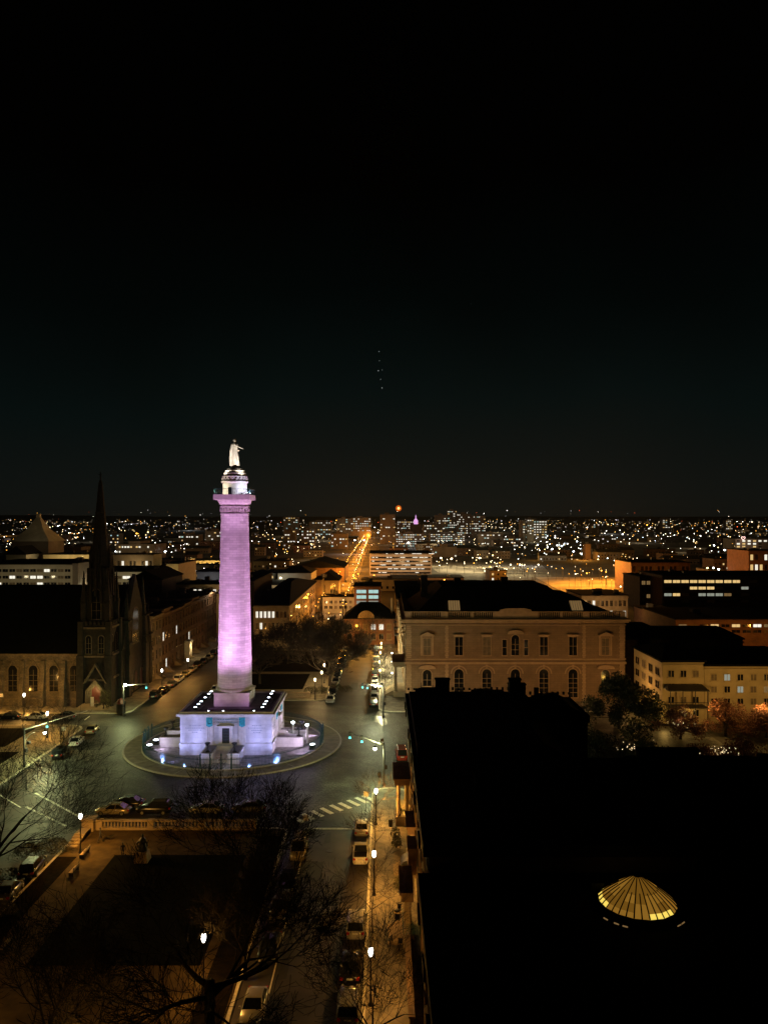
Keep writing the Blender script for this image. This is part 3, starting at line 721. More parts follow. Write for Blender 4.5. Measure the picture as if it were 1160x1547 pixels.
carP(313,1227,E,'sedan','silver','silver sedan seen through twigs behind the balustrade middle',gb)
carP(377,1225,E,'sedan','grey','grey car farthest right behind the balustrade, under the tree twigs',gb)
gr='cars parked along the right sidewalk'
carP(546.5,1256,0,'sedan','silver','silver car next to the end of the white stop line',gr)
carP(545,1297,0,'pickup','white','white pickup parked behind the car at the stop line',gr)
carP(538,1405,0,'suv','silver','silver utility car alone in the middle of the right kerb',gr)
carP(530,1468,0,'sedan','black','dark car just behind the lone silver utility car',gr)
carP(527,1530,0,'suv','grey','grey utility car at the bottom edge of the picture by the right kerb',gr)
gl='cars parked along the park side of the near street'
carP(452,1292,math.pi,'van','gold','pale boxy car parked at the park kerb just before the stop line',gl)
for k,py in enumerate((1338,1382,1440)):
    y=G(0,py)[1]; car(-10.4,y,math.pi,('sedan','suv','sedan')[k],('black','grey','black')[k],f'{ORD[k]} dim car behind the pale boxy one along the park kerb',gl)
carP(384,1530,math.pi,'sedan','silver','silver car under the big tree at the bottom of the park kerb',gl)
gs='dark cars on the left street beside the park'
carP(50,1318,.1,'suv','black','dark car half hidden by shrubs left of the left path',gs)
carP(14,1352,.1,'sedan','grey','dim car at the left edge beside the near park',gs)
gm='cars parked along the median on the left'
for k,(px,py) in enumerate(((140,1106),(116,1124),(92,1143))):
    carP(px,py,.12,('sedan','sedan','suv')[k],('gold','white','black')[k],('pale dark roofed car farthest along the median kerb','white car in the middle of three along the median','black car nearest the camera of three along the median')[k],gm)
gc='cars parked before the church'
for k,(px,c,kd) in enumerate(((14,'black','sedan'),(54,'white','sedan'),(98,'grey','sedan'))):
    carP(px,1086,E,kd,c,('dark car leftmost before the church wall','white car in the middle before the church wall','grey car nearest the church steps')[k],gc)
ge='cars parked on the left kerb of the street behind the column'
cols=['black','black','grey','white','gold','silver','black','grey','silver','black','white','grey']
for k in range(12):
    y=172+k*6.1; car(-51.0+k*.12,y,0,('suv','sedan','sedan')[k%3],cols[k],f'{ORD[k]} car from the church corner along the row house kerb',ge)
ge2='cars parked along the far park on the left street'
for k in range(8):
    y=178+k*6.2; car(-38.9,y,math.pi,('sedan','suv')[k%2],cols[(k*5+3)%12],f'{ORD[k]} car on the far park side of the left street',ge2)
ge3='cars parked beside the far park on the right street'
for k in range(11):
    y=168+k*6.3; car(-11.7,y,math.pi,('sedan','suv','sedan')[k%3],cols[(k*7+5)%12],f'{ORD[k]} car along the park kerb of the right street past the circle',ge3)
ge4='cars parked beside the institute on the right street'
for k in range(12):
    y=164.5+k*6.2; car(-2.2,y,0,('suv','sedan','van')[k%3],cols[(k*5)%12],f'{ORD[k]} car past the far signal mast along the institute kerb',ge4)
x,y,_=G(607,1140); car(2.9,128,.05,'van','red','dark red van showing beside the black rooftops at the right of the circle')

# ------------------------------------------------------------------ balustrades, steps, hedges
def balustrade(x0,x1,y,label,group,z0=.15,h=1.25,pier=6.0):
    t=thing('stone_balustrade',label,'balustrade',((x0+x1)/2,y,z0),group)
    b=MB(); b.box(x0,x1,y-.28,y+.28,z0,z0+.3); b.build('plinth_course',M['tanstone'],t)
    b=MB(); b.box(x0,x1,y-.25,y+.25,z0+h-.2,z0+h); b.build('rail',M['tanstone'],t)
    n=max(1,int((x1-x0)/pier)); xs=[x0+(x1-x0)*k/n for k in range(n+1)]
    for x in xs:
        b=MB(); b.box(x-.4,x+.4,y-.33,y+.33,z0,z0+h+.06); b.build('pier',M['tanstone'],t)
    b=MB(); q=int((x1-x0)/.42)
    for k in range(q):
        x=x0+.21+k*(x1-x0)/q
        if min(abs(x-w) for w in xs)<.5: continue
        b.lathe(x,y,[(.12,z0+.3),(.08,z0+.36),(.14,z0+.55),(.13,z0+.65),(.07,z0+.9),(.11,z0+h-.2)],7)
    o=b.build('balusters',M['tanstone'],t); o['kind']='stuff'
    return t
balustrade(-36.2,-16.6,98.1,'long pale stone balustrade at the head of the near park','stone balustrades')
t=thing('gate_pier','orange lit stone pier at the left end of the long balustrade','pier',(-37.2,98,.15))
b=MB(); b.box(-38.2,-36.75,97.3,98.6,.15,1.6); b.box(-38.3,-36.65,97.2,98.7,1.6,1.75); b.build('pier_block',M['tanstone'],t)
balustrade(-22.2,-16.8,171.2,'short stone balustrade at the front of the far park behind the monument','stone balustrades')
balustrade(-35.5,-28.5,171.2,'stone balustrade of the far park hidden in part behind the monument','stone balustrades')
t=thing('stone_steps','stone steps going down beside the left end of the balustrade','steps',(-37.5,95.5,.15))
b=MB()
for k in range(5): b.box(-38.2,-36.9,92.5+k*.6,96.9,.16,.30+k*.14)
b.build('treads',M['tanstone'],t)
def bench(x,y,rz,label,group):
    t=thing('park_bench',label,'bench',(x,y,.2),group,rz)
    b=MB(); 
    for k in range(3): b.box(-.9,.9,-.22+k*.15,-.1+k*.15,.42,.46)
    b.build('seat',M['tanstone'],t,False); b=MB()
    for k in range(3): b.box(-.9,.9,.26+k*.03,.3+k*.03,.55+k*.13,.64+k*.13)
    b.build('backrest',M['tanstone'],t,False)
    for s_ in (-1,1):
        b=MB(); b.box(s_*.8-.04,s_*.8+.04,-.25,.28,0,.42); b.box(s_*.8-.04,s_*.8+.04,.26,.32,.42,.95); b.build('leg',M['black'],t,False)
    return t
for k,(px,py) in enumerate(((128,1295),(112,1322),(8,1437))):
    x,y,_=G(px,py); bench(x,y,-E,('park bench nearest the balustrade on the left path','second park bench down the left path','park bench at the left edge where the paths meet')[k],'benches along the left path')
def shrub(x,y,r,h,label,group,m='shrub',n=900,z=.15,seed=0,stem=True):
    rr=random.Random(seed+int(x*10)); t=thing('shrub',label,'shrub',(x,y,z),group)
    b=MB()
    for _ in range(n):
        a=rr.uniform(0,6.283); q=rr.random()**.4; hz=rr.random()
        px_=x+math.cos(a)*r*q*(1-.3*hz); py_=y+math.sin(a)*r*q*(1-.3*hz); pz=z+h*(.15+.85*hz*(1-.35*q*q))+rr.uniform(-.1,.1)
        s=rr.uniform(.06,.14); d=[Vector((rr.uniform(-1,1),rr.uniform(-1,1),rr.uniform(-1,1)))*s for _ in range(3)]
        c=Vector((px_,py_,pz)); b.add([c+d[0],c+d[1],c+d[2]],[(0,1,2)])
    b.build('foliage',M[m],t)
    b=MB(); 
    for k in range(5): b.tube([(x,y,z),(x+rr.uniform(-.5,.5)*r,y+rr.uniform(-.5,.5)*r,z+h*.6)],[.05,.02],4)
    b.build('stem',M['bark'],t)
    return t
shrub(-39.5,91.5,2.2,1.5,'rounded hedge shrub beside the lamp at the end of the balustrade','shrubs in the near park',n=2600)
shrub(-42.0,90.5,1.7,1.4,'smaller rounded shrub left of the hedge by the lamp','shrubs in the near park',n=1800)
shrub(-41.5,84,2.2,1.1,'low dark shrub beside the upper end of the left path','shrubs in the near park',n=1500)
for k,(px,py) in enumerate(((486,1048),(508,1044),(523,1046),(470,1048))):
    x,y,_=G(px,py); shrub(x,y,1.9,1.6,('leafy shrub under the lit tree at the front of the far park','shrub right of the lit tree at the front of the far park','rightmost shrub at the front of the far park','leftmost shrub at the front of the far park')[k],'shrubs in the far park',n=1200)
# bronze group and pedestal, planter urns
t=thing('bronze_sculpture','dark bronze figure on a pale pedestal on the near lawn','sculpture',(-27.9,89,.15))
b=MB(); b.frus((-28.7,-27.1,88.2,89.8,.15),(-28.5,-27.3,88.4,89.6,1.3)); b.build('pedestal',M['tanstone'],t)
b=MB(); b.lathe(-27.9,89,[(.5,1.3),(.55,1.6),(.38,2.1),(.42,2.6),(.2,2.85),(.1,2.95)],14); b.ball((-27.9,89,3.1),.2); b.tube([(-27.9,89,2.6),(-27.4,88.9,2.4),(-27.2,88.7,2.0)],[.13,.11,.07],6); b.tube([(-28.1,89,2.6),(-28.5,88.9,2.2),(-28.3,88.7,1.8)],[.13,.11,.07],6)
o=b.build('bronze_figure',M['darkbronze'],t); remesh(o,.05)

# ------------------------------------------------------------------ people and a dog
def person(x,y,rz,label,stride=.3,arm=None,scale=1.0,z=.15):
    t=thing('person',label,'person',(x,y,z),None,rz); b=MB()
    hip=.90
    # legs
    for s_,st in ((-1,stride),(1,-stride)):
        b.tube([(s_*.09,0,hip),(s_*.10,st*.45+.03,.48),(s_*.10,st*.95-.02,.08)],[.095,.065,.045],10)
        b.tube([(s_*.10,st*.95-.06,.045),(s_*.11,st*.95+.08,.045),(s_*.115,st*.95+.18,.035)],[.045,.05,.03],8)
    # torso loft, neck and head
    secs=[(.84,.15,.11),(.93,.17,.12),(1.08,.145,.105),(1.25,.175,.12),(1.38,.205,.115),(1.45,.13,.085),(1.49,.06,.06),(1.55,.055,.058)]
    vs=[];fs=[];n=18
    for z_,rx,ry in secs:
        for k in range(n):
            a=2*math.pi*k/n; vs.append((rx*math.cos(a),ry*math.sin(a),z_))
    for j in range(len(secs)-1):
        for k in range(n): fs.append((j*n+k,j*n+(k+1)%n,(j+1)*n+(k+1)%n,(j+1)*n+k))
    fs.append(tuple(reversed(range(n)))); fs.append(tuple(range((len(secs)-1)*n,len(secs)*n))); b.add(vs,fs)
    b.ball((0,.01,1.64),.095,14,12,(.82,1,1.2)); b.ball((0,.108,1.63),.017,6,5); b.ball((0,.085,1.585),.028,6,5); b.ball((0,.06,1.555),.04,8,6)
    for s_ in (-1,1): b.ball((s_*.08,.0,1.64),.022,6,5)
    for s_ in (-1,1):
        if arm and s_==1: e1,w=arm
        else: e1,w=(s_*.26,-.02,1.12),(s_*.27,.08,.88)
        b.tube([(s_*.19,0,1.40),e1,w],[.055,.042,.03],10)
        dd=Vector(w)-Vector(e1); hand(b,w,dd,(0,1,0) if abs(dd.normalized().y)<.8 else (1,0,0),1)
    body=b.build('body',M['cloth'],t,False); remesh(body,.014)
    b=MB(); b.ball((0,-.015,1.69),.10,12,8,(.9,1.02,.95)); b.build('hair',M['black'],t,False)
    b=MB(); 
    for s_ in (-1,1): b.ball((s_*.035,.098,1.655),.011,6,5)
    b.build('eyes',M['plastic'],t,False)
    t.scale=(scale,)*3
    return t
px_,py_,_=G(152,1274); person(px_,py_,-1.2,'person in dark clothes walking a small dog on the path by the balustrade',.32,((.3,.1,1.15),(.34,.32,1.0)))
dx,dy,_=G(166,1271)
t=thing('dog','small dark dog on a lead beside the person on the path','dog',(dx,dy,.15),None,-1.35)
b=MB()
b.tube([(0,-.3,.36),(0,-.15,.37),(0,.1,.36),(0,.26,.40)],[.085,.10,.125,.10],10)
b.tube([(0,.26,.42),(0,.36,.54),(0,.40,.58)],[.075,.06,.06],8); b.tube([(0,.38,.60),(0,.48,.59),(0,.57,.56)],[.07,.05,.028],8)
for s_ in (-1,1):
    b.tube([(s_*.06,.22,.36),(s_*.065,.20,.2),(s_*.065,.21,.04),(s_*.065,.25,.02)],[.045,.028,.022,.022],6)
    b.tube([(s_*.06,-.26,.36),(s_*.07,-.20,.24),(s_*.07,-.31,.14),(s_*.07,-.29,.03),(s_*.07,-.25,.02)],[.06,.04,.022,.02,.02],6)
    b.tube([(s_*.04,.38,.65),(s_*.06,.36,.71)],[.025,.012],5)
b.tube([(0,-.36,.42),(0,-.48,.52),(0,-.52,.64)],[.03,.02,.01],6)
o=b.build('body',M['fur'],t,False); remesh(o,.012)
t=thing('dog_lead','thin lead between the walking person and the dog','dog lead',(px_,py_,.9))
b=MB(); hx,hy=px_+.36,py_-.2; b.tube([(hx,hy,1.05),((hx+dx)/2,(hy+dy)/2,.75),(dx+.25,dy+.05,.68)],[.012]*3,4); b.build('strap',M['black'],t)
x,y,_=G(186,1297); person(x,y,.3,'dark figure standing still on the lawn right of the person with the dog',.05)

# ------------------------------------------------------------------ trees
def bare_tree(x,y,h,spread,label,group=None,seed=1,r0=.4,depth=6,fork=.3,m='bark',z=.15,lean=(0,0),kids=3,name='bare_tree',flat=0.0,rmin=.012):
    rr=random.Random(seed); t=thing(name,label,'tree',(x,y,z),group)
    tb=MB(); cb=MB()
    base=Vector((x,y,z)); top=base+Vector((lean[0],lean[1],h*fork))
    tb.tube([base,base.lerp(top,.12),base.lerp(top,.55)+Vector((rr.uniform(-.1,.1),rr.uniform(-.1,.1),0)),top],[r0*1.35,r0,r0*.88,r0*.8],10)
    def grow(p,d,L,r,k):
        segs=4 if k>2 else 3; pts=[p]; rs=[r]; dd=d.copy()
        for i in range(segs):
            j=.16 if k>2 else .26
            dd=(dd+Vector((rr.uniform(-j,j),rr.uniform(-j,j),rr.uniform(-j,j)+(.05 if k<4 else .07)*(1-flat)))).normalized()
            pts.append(pts[-1]+dd*L/segs); rs.append(max(rmin,r*(1-.5*(i+1)/segs)))
        (tb if k>=depth else cb).tube(pts,rs,6 if k>3 else 3,k>3)
        if k<=0: return
        nk=kids
        for c in range(nk):
            f=1.0 if c==0 else rr.uniform(.35,.95); i=min(int(f*segs),segs-1); q=pts[i].lerp(pts[i+1],f*segs-i) if f<1 else pts[-1]
            ax=Vector((rr.uniform(-1,1),rr.uniform(-1,1),rr.uniform(-1,1))).normalized(); ang=rr.uniform(.25,.5) if c==0 else rr.uniform(.5,1.05)
            nd=(Matrix.Rotation(ang,3,ax)@dd).normalized()
            if nd.z<-.25: nd.z*=-.4; nd.normalize()
            grow(q,nd,L*(rr.uniform(.60,.84) if k>3 else rr.uniform(.66,.98)),max(.008,rs[min(i+1,segs)]*rr.uniform(.55,.8)),k-1)
    n0=5 if depth>=6 else 4
    for c in range(n0):
        a=2*math.pi*(c+rr.uniform(-.25,.25))/n0; out=spread/h*rr.uniform(.75,1.25)
        d=Vector((math.cos(a)*out,math.sin(a)*out,rr.uniform(.45,.9)*(1-flat*.6))).normalized()
        grow(base.lerp(top,rr.uniform(.75,1.0)),d,h*.30*rr.uniform(.85,1.15)*(1+flat*.4),r0*rr.uniform(.42,.62),depth-1)
    tb.build('trunk',M[m],t); cb.build('crown',M[m],t)
    return t
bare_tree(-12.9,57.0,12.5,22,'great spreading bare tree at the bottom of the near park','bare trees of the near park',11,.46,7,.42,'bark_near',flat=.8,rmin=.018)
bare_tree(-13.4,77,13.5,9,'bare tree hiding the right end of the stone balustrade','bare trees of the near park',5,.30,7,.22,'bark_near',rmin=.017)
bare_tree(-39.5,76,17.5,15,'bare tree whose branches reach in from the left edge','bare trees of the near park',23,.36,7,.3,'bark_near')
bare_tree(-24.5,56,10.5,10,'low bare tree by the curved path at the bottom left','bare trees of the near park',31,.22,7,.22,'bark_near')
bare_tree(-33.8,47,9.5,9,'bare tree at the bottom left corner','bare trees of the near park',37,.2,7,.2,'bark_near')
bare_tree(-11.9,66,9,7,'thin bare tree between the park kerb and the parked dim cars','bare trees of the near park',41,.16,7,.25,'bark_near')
gy='young bare trees on the right sidewalk'
bare_tree(-1.1,73.5,6.6,4.5,'young bare tree on the right sidewalk past the lone silver car',gy,51,.07,5,.38,'bark')
bare_tree(-1.1,101.5,5.6,4,'young bare tree beside the lamp at the striped crossing',gy,52,.07,5,.36,'bark')
bare_tree(-1.0,90,5.8,4,'young bare tree on the sidewalk beside the white pickup',gy,57,.07,5,.36,'bark')
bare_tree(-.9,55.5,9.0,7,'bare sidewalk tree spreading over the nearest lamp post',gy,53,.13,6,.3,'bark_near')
gf='bare trees of the far park'
bare_tree(-12.9,184,15.5,15,'large round bare tree lit from below at the front of the far park',gf,61,.38,8,.2,'bark',rmin=.028)
bare_tree(-26.5,212,12,11,'bare tree behind the shaft on the left side of the far park',gf,62,.3,7,.25,'bark',rmin=.03)
bare_tree(-30,186,11,10,'slim bare tree close behind the monument',gf,63,.25,7,.25,'bark',rmin=.03)
bare_tree(-17,224,12,11,'bare tree deep in the far park',gf,64,.28,7,.25,'bark',rmin=.03)
bare_tree(-37,205,11,9,'bare tree on the left edge of the far park',gf,65,.25,7,.25,'bark',rmin=.03)
for k,(x,y) in enumerate(((.2,172),(.2,184),(.2,197),(.3,212))): bare_tree(x,y,5.5,4,f'{ORD[k]} small bare street tree beside the institute','street trees beside the institute',70+k,.08,5,.35,'bark')
for k,(px,py) in enumerate(((35,1105),(55,1098),(95,1092))):
    x,y,_=G(px,py); bare_tree(x,y,5.5,4,('small bare tree left before the church wall','small bare tree in the median left of the lower lamp','small bare tree right of the lower lamp on the median')[k],'small bare trees on the median',80+k,.07,5,.35,'bark')
bare_tree(-4.5,238,10,9,'orange lit bare tree in front of the brownstone house with the curved gable','trees at the end of the right street',90,.2,6,.3,'bark')

def leafy_tree(x,y,h,r,label,group,m,seed,n=5000,z=.1,low=.18,leaf=.22):
    rr=random.Random(seed); t=thing('leafy_tree',label,'tree',(x,y,z),group)
    b=MB(); b.tube([(x,y,z),(x+.1,y,z+h*.35),(x,y,z+h*.7)],[.28,.2,.08],7)
    cl=[]
    for _ in range(34):
        a=rr.uniform(0,6.283); q=rr.random()**.5; hz=rr.uniform(low,1.0); rad=r*(1-.75*max(0,hz-.55)/.45*1.0)*q
        c=Vector((x+math.cos(a)*rad,y+math.sin(a)*rad,z+h*hz*.93)); cl.append((c,rr.uniform(.5,1.1)*r*.3)); b.tube([(x,y,z+h*.3*rr.uniform(.7,1.6)),c],[.07,.03],4)
    b.build('trunk',M['bark'],t)
    b=MB()
    for _ in range(n):
        c,cr_=rr.choice(cl); v=Vector((rr.gauss(0,1),rr.gauss(0,1),rr.gauss(0,1))).normalized()*cr_*rr.random()**.35
        p=c+v; u=Vector((rr.uniform(-1,1),rr.uniform(-1,1),rr.uniform(-1,1))).normalized(); w=u.cross(Vector((rr.uniform(-1,1),rr.uniform(-1,1),rr.uniform(-1,1)))).normalized(); s=leaf*rr.uniform(.6,1.2)
        b.add([p-u*s,p+w*s*.45,p+u*s,p-w*s*.45],[(0,1,2,3)])
    b.build('crown',M[m],t)
    return t
leafy_tree(44.5,146,9.4,7.5,'dark broad leaved tree in front of the sandstone institute at the right','leafy trees at the right','leaf',5,16000,leaf=.26)
leafy_tree(53.5,139,5.6,4.5,'russet tree with small lights right of the dark broad leaved tree','leafy trees at the right','leaf2',6,8000,leaf=.16)
leafy_tree(62.5,141,6.3,5,'russet tree before the cream house porch','leafy trees at the right','leaf2',7,9000,leaf=.16)
leafy_tree(69.5,140,5.6,5,'russet tree at the right edge of the picture','leafy trees at the right','leaf2',8,9000,leaf=.16)
leafy_tree(34.5,127,4.2,4.5,'low dark leafy tree just past the end of the near black roof','leafy trees at the right','leaf',15,7000,leaf=.22)
leafy_tree(41.5,124,3.4,4.2,'low dark leafy tree under the broad leaved tree','leafy trees at the right','leaf',16,7000,leaf=.22)
leafy_tree(50,122,3.2,4.4,'low russet tree above the low black roofs, left of two','leafy trees at the right','leaf2',17,6000,leaf=.18)
leafy_tree(58,124,3.4,4.6,'low russet tree above the low black roofs, right of two','leafy trees at the right','leaf2',18,6000,leaf=.18)
leafy_tree(-58.5,160.6,4.2,1.6,'small clipped tree at the church steps','leafy trees at the left','shrub',9,1800,leaf=.12)
# string lights in the bushes: each cluster one thing
M['e_string']=emit('lamp_string',(1,.75,.4),1.6)
def lights_cluster(x,y,z,n,sp,label,m='e_string',r=.06,seed=1):
    rr=random.Random(seed); b=MB()
    for _ in range(n): b.ball((x+rr.gauss(0,sp),y+rr.gauss(0,sp*.5),z+abs(rr.gauss(0,sp*.5))),r*rr.uniform(.6,1.3),5,4)
    pts=[(x+rr.gauss(0,sp),y,z+abs(rr.gauss(0,sp*.4))) for _ in range(6)]; b.m=1; b.tube(pts,[.015]*6,3)
    o=b.build('string_lights',[M[m],M['black']]); rebase(o,(x,y,z)); tag(o,label,'string lights','string lights in the bushes'); plight('glow',(x,y-1.2,z+1.4),32,(1,.6,.25),.3,o)
lights_cluster(53.0,120.5,3.0,30,1.0,'cluster of tiny white lights in the russet tree at the right',seed=2)
lights_cluster(39.5,121,3.2,26,1.2,'cluster of tiny lights under the dark broad leaved tree',seed=3)
lights_cluster(52.5,138,2.6,14,1.6,'scattered tiny lights left of the cream house porch',seed=4)

for k,(px,py,h) in enumerate(((97,1121,2.6),(3,1072,3.2),(553,1226,2.6),(462,1262,2.4))):
    x,y,_=G(px,py); lab=('pale square sign on a post at the corner of the median','pale sign on a post at the left edge before the church','small street sign beside the striped crossing','small parking sign by the park kerb near the stop line')[k]
    t=thing('street_sign',lab,'sign',(x,y,.15)); b=MB(); b.cyl(x,y,.15,.15+h,.035,n=6); b.build('post',M['black'],t); b=MB(); b.box(x-.35,x+.35,y-.08,y-.05,h-.55,h+.15); b.build('sign_panel',M['marble_plain'],t)

for k,(x,y,r) in enumerate(((-39.2,80,1.3),(-37.6,77,1.0),(-37.4,72,1.1),(-37.2,67,1.2),(-39.6,74.5,1.2))):
    shrub(x,y,r,1.1,f'{ORD[k]} low dark bush down the left side of the left path','low bushes along the left path',n=900,seed=60+k)

# ------------------------------------------------------------------ windows
def window(fr,u,z,w,h,parent,trim,pane='glass',arch=False,hood=None,sill=True,d=.0,bars=(1,2),proud=.10):
    b=MB(fr); t=.12
    b.box(u-w/2-t,u-w/2,d-.1,d+proud,z,z+h); b.box(u+w/2,u+w/2+t,d-.1,d+proud,z,z+h)
    if arch:
        R=w/2; n=8
        for k in range(n):
            a0=math.pi*k/n; a1=math.pi*(k+1)/n
            q=[(u+R*math.cos(a0),z+h+R*math.sin(a0)),(u+(R+t*1.3)*math.cos(a0),z+h+(R+t*1.3)*math.sin(a0)),(u+(R+t*1.3)*math.cos(a1),z+h+(R+t*1.3)*math.sin(a1)),(u+R*math.cos(a1),z+h+R*math.sin(a1))]
            b.slab(q,d-.1,d+proud)
    else: b.box(u-w/2-t,u+w/2+t,d-.1,d+proud,z+h,z+h+t)
    if sill: b.box(u-w/2-t*1.6,u+w/2+t*1.6,d-.1,d+proud+.1,z-.15,z)
    if hood=='flat': b.box(u-w/2-.4,u+w/2+.4,d-.1,d+.65,z+h+.45,z+h+.6); b.box(u-w/2-.25,u+w/2+.25,d-.1,d+.2,z+h+t,z+h+.45)
    if hood=='pediment':
        zz=z+h+.75; b.box(u-w/2-.75,u+w/2+.75,d-.1,d+.75,zz-.2,zz); b.slab([(u-w/2-.8,zz),(u+w/2+.8,zz),(u,zz+.75)],d-.1,d+.7)
        b.box(u-w/2-.6,u-w/2-.25,d-.1,d+.2,z-.15,zz-.25); b.box(u+w/2+.25,u+w/2+.6,d-.1,d+.2,z-.15,zz-.25)
    if hood=='round':
        zz=z+h+(w/2 if arch else 0)+.5; n=8; R=w/2+.85
        pts=[(u+R*math.cos(math.pi*k/n),zz+.65*math.sin(math.pi*k/n)) for k in range(n+1)]; b.slab(pts,d-.1,d+.7); b.box(u-R,u+R,d-.1,d+.8,zz-.2,zz)
    if hood=='archring':
        R=w/2+.55; n=10
        for k in range(n):
            a0=math.pi*k/n; a1=math.pi*(k+1)/n; q=[(u+r*math.cos(a),z+h+r*math.sin(a)) for r,a in ((R,a0),(R+.25,a0),(R+.25,a1),(R,a1))]; b.slab(q,d-.1,d+.14)
        b.box(u-.18,u+.18,d-.1,d+.25,z+h+w/2+.1,z+h+w/2+1.0)
    f=b.build('window',trim,parent)
    b=MB(fr)
    if arch:
        pts=[(u+w/2*math.cos(math.pi*k/8),z+h+w/2*math.sin(math.pi*k/8)) for k in range(9)]; b.slab([(u+w/2,z)]+pts+[(u-w/2,z)],d-.05,d+.012)
    else: b.box(u-w/2,u+w/2,d-.05,d+.012,z,z+h)
    b.m=1
    for k in range(1,bars[0]+1): x=u-w/2+w*k/(bars[0]+1); b.box(x-.03,x+.03,d+.012,d+.035,z,z+h)
    for k in range(1,bars[1]+1): zz=z+h*k/(bars[1]+1); b.box(u-w/2,u+w/2,d+.012,d+.033,zz-.03,zz+.03)
    b.build('pane',[M[pane],trim],f)
    return f

# ------------------------------------------------------------------ the sandstone institute
PY,PX0,PX1=168.0,4.7,52.6; D=44
pe=thing('sandstone_institute','large sandstone building with balustraded roof and rows of hooded windows behind the black rooftops','building',((PX0+PX1)/2,PY+D/2,0))
b=MB(); b.box(PX0,PX1,PY,PY+D,0,18.0)
b.m=1
b.box(PX0-.25,PX1+.25,PY-.25,PY+D+.25,8.3,8.75); b.box(PX0-.15,PX1+.15,PY-.15,PY+D+.15,9.25,9.5)
b.box(PX0-.2,PX1+.2,PY-.2,PY+D+.2,16.75,16.95)
b.box(PX0-.95,PX1+.95,PY-.95,PY+D+.95,17.72,18.12); b.box(PX0-.5,PX1+.5,PY-.5,PY+D+.5,17.35,17.72)
for k in range(60): x=PX0-.4+k*(PX1-PX0+.8)/59; b.box(x-.14,x+.14,PY-.85,PY-.5,17.42,17.72)
for x,w in ((PX0+.7,.75),(PX0+9.0,.45),(PX1-.7,.75),(PX1-9.0,.45)):
    for k in range(17):
        z=9.6+k*.42 if k<17 else 0; ww=w+(.12 if k%2 else -.05); b.box(x-ww/1.4,x+ww/1.4,PY-.14,PY,z,z+.36)
    for k in range(19): ww=w+(.12 if k%2 else -.05); z=.3+k*.42; b.box(x-ww/1.4,x+ww/1.4,PY-.14,PY,z,z+.36)
pw=b.build('wall',[M['peabody'],M['peatrim']],pe)
b=MB()                                           # roof balustrade
for x0,x1 in ((PX0,PX0+1.2),(PX0+7.8,PX0+9.2),(PX0+14.2,PX0+14.9),(PX0+19.0,PX0+28.9),(PX0+33.6,PX0+34.3),(PX0+38.6,PX0+40.0),(PX1-1.2,PX1)): b.box(x0,x1,PY-.3,PY+.3,18.12,19.8)
b.box(PX0,PX1,PY-.25,PY+.25,19.62,19.78); b.box(PX0,PX1,PY-.25,PY+.25,18.12,18.4)
b.box(PX0+20.5,PX0+27.4,PY-.28,PY+.28,19.8,20.15); b.slab([(PX0+20.5,20.15),(PX0+27.4,20.15),(PX0+26,20.5),(PX0+22,20.5)],PY-.28,PY+.28)
b.box(PX0-.25,PX0+.25,PY+.3,PY+D,19.62,19.78); b.box(PX0-.25,PX0+.25,PY+.3,PY+D,18.12,18.4)
k=0; x=PX0+1.4
while x<PX1-1.3:
    if not (PX0+19<x<PX0+28.9): b.box(x-.08,x+.08,PY-.1,PY+.1,18.4,19.62)
    x+=.42
y=PY+.6
while y<PY+D: b.box(PX0-.1,PX0+.1,y-.08,y+.08,18.4,19.62); y+=.5
b.build('roof_balustrade',M['peatrim'],pe)
b=MB()
b.frus((PX0+1.5,PX1-6,PY+3,PY+D-2,18.12),(PX0+9,PX1-14,PY+14,PY+D-12,24.2)); b.frus((PX0+24,PX1-1.5,PY+3,PY+D-6,18.12),(PX0+30,PX1-8,PY+8,PY+D-16,22.0))
rf=b.build('roof',M['slate'],pe)
for px in (685,868):
    x=XA(px,PY+7); b=MB(); b.frus((x-1.3,x+1.3,PY+4.6,PY+5.6,19.5),(x-1.3,x+1.3,PY+6.6,PY+7.4,21.4)); 
    b2=b.build('skylight',M['w_dim'],rf); b=MB()
    for k in range(6): q=x-1.3+k*.52; b.tube([(q,PY+4.55,19.5),(q,PY+6.55,21.45)],[.05,.05],4)
    b.build('glazing_bars',M['black'],b2)
for px,h in ((640,1.8),(690,1.2),(760,1.4)):
    x=XA(px,PY+22); b=MB(); b.box(x-.8,x+.8,PY+20,PY+22,21,24.4+h); b.build('roof_vent',M['slate'],rf)
fr=WF(0,PY,FRONT)   # note: frame u runs +x here? see sign below
sgn=1 if (fr@Vector((1,0,0))).x>0 else -1
def PU(px): return sgn*XA(px,PY)
for px,kind in ((645,'e'),(693,'m'),(735,'m'),(778,'c'),(821,'m'),(865,'m'),(914,'e')):
    u=PU(px)
    if kind=='e': window(fr,u,10.3,1.6,3.6,pe,M['peatrim'],pane='blind',hood='pediment',bars=(1,1))
    elif kind=='m': window(fr,u,10.2,1.7,4.0,pe,M['peatrim'],pane='blind' if px==735 else 'glass',hood='flat',bars=(1,1))
    else:
        f=window(fr,u,10.2,1.7,3.6,pe,M['peatrim'],arch=True,hood='round',bars=(1,2))
        for s_ in (-1,1): window(fr,u+s_*2.35,10.2,.9,3.4,pe,M['peatrim'],hood=None,bars=(0,1))
    if kind=='e': window(fr,u,3.5,1.9,2.6,pe,M['peatrim'],arch=True,hood='round',bars=(1,1))
    else: window(fr,u,1.0,2.0,5.2,pe,M['peatrim'],arch=True,hood='archring',bars=(1,4))

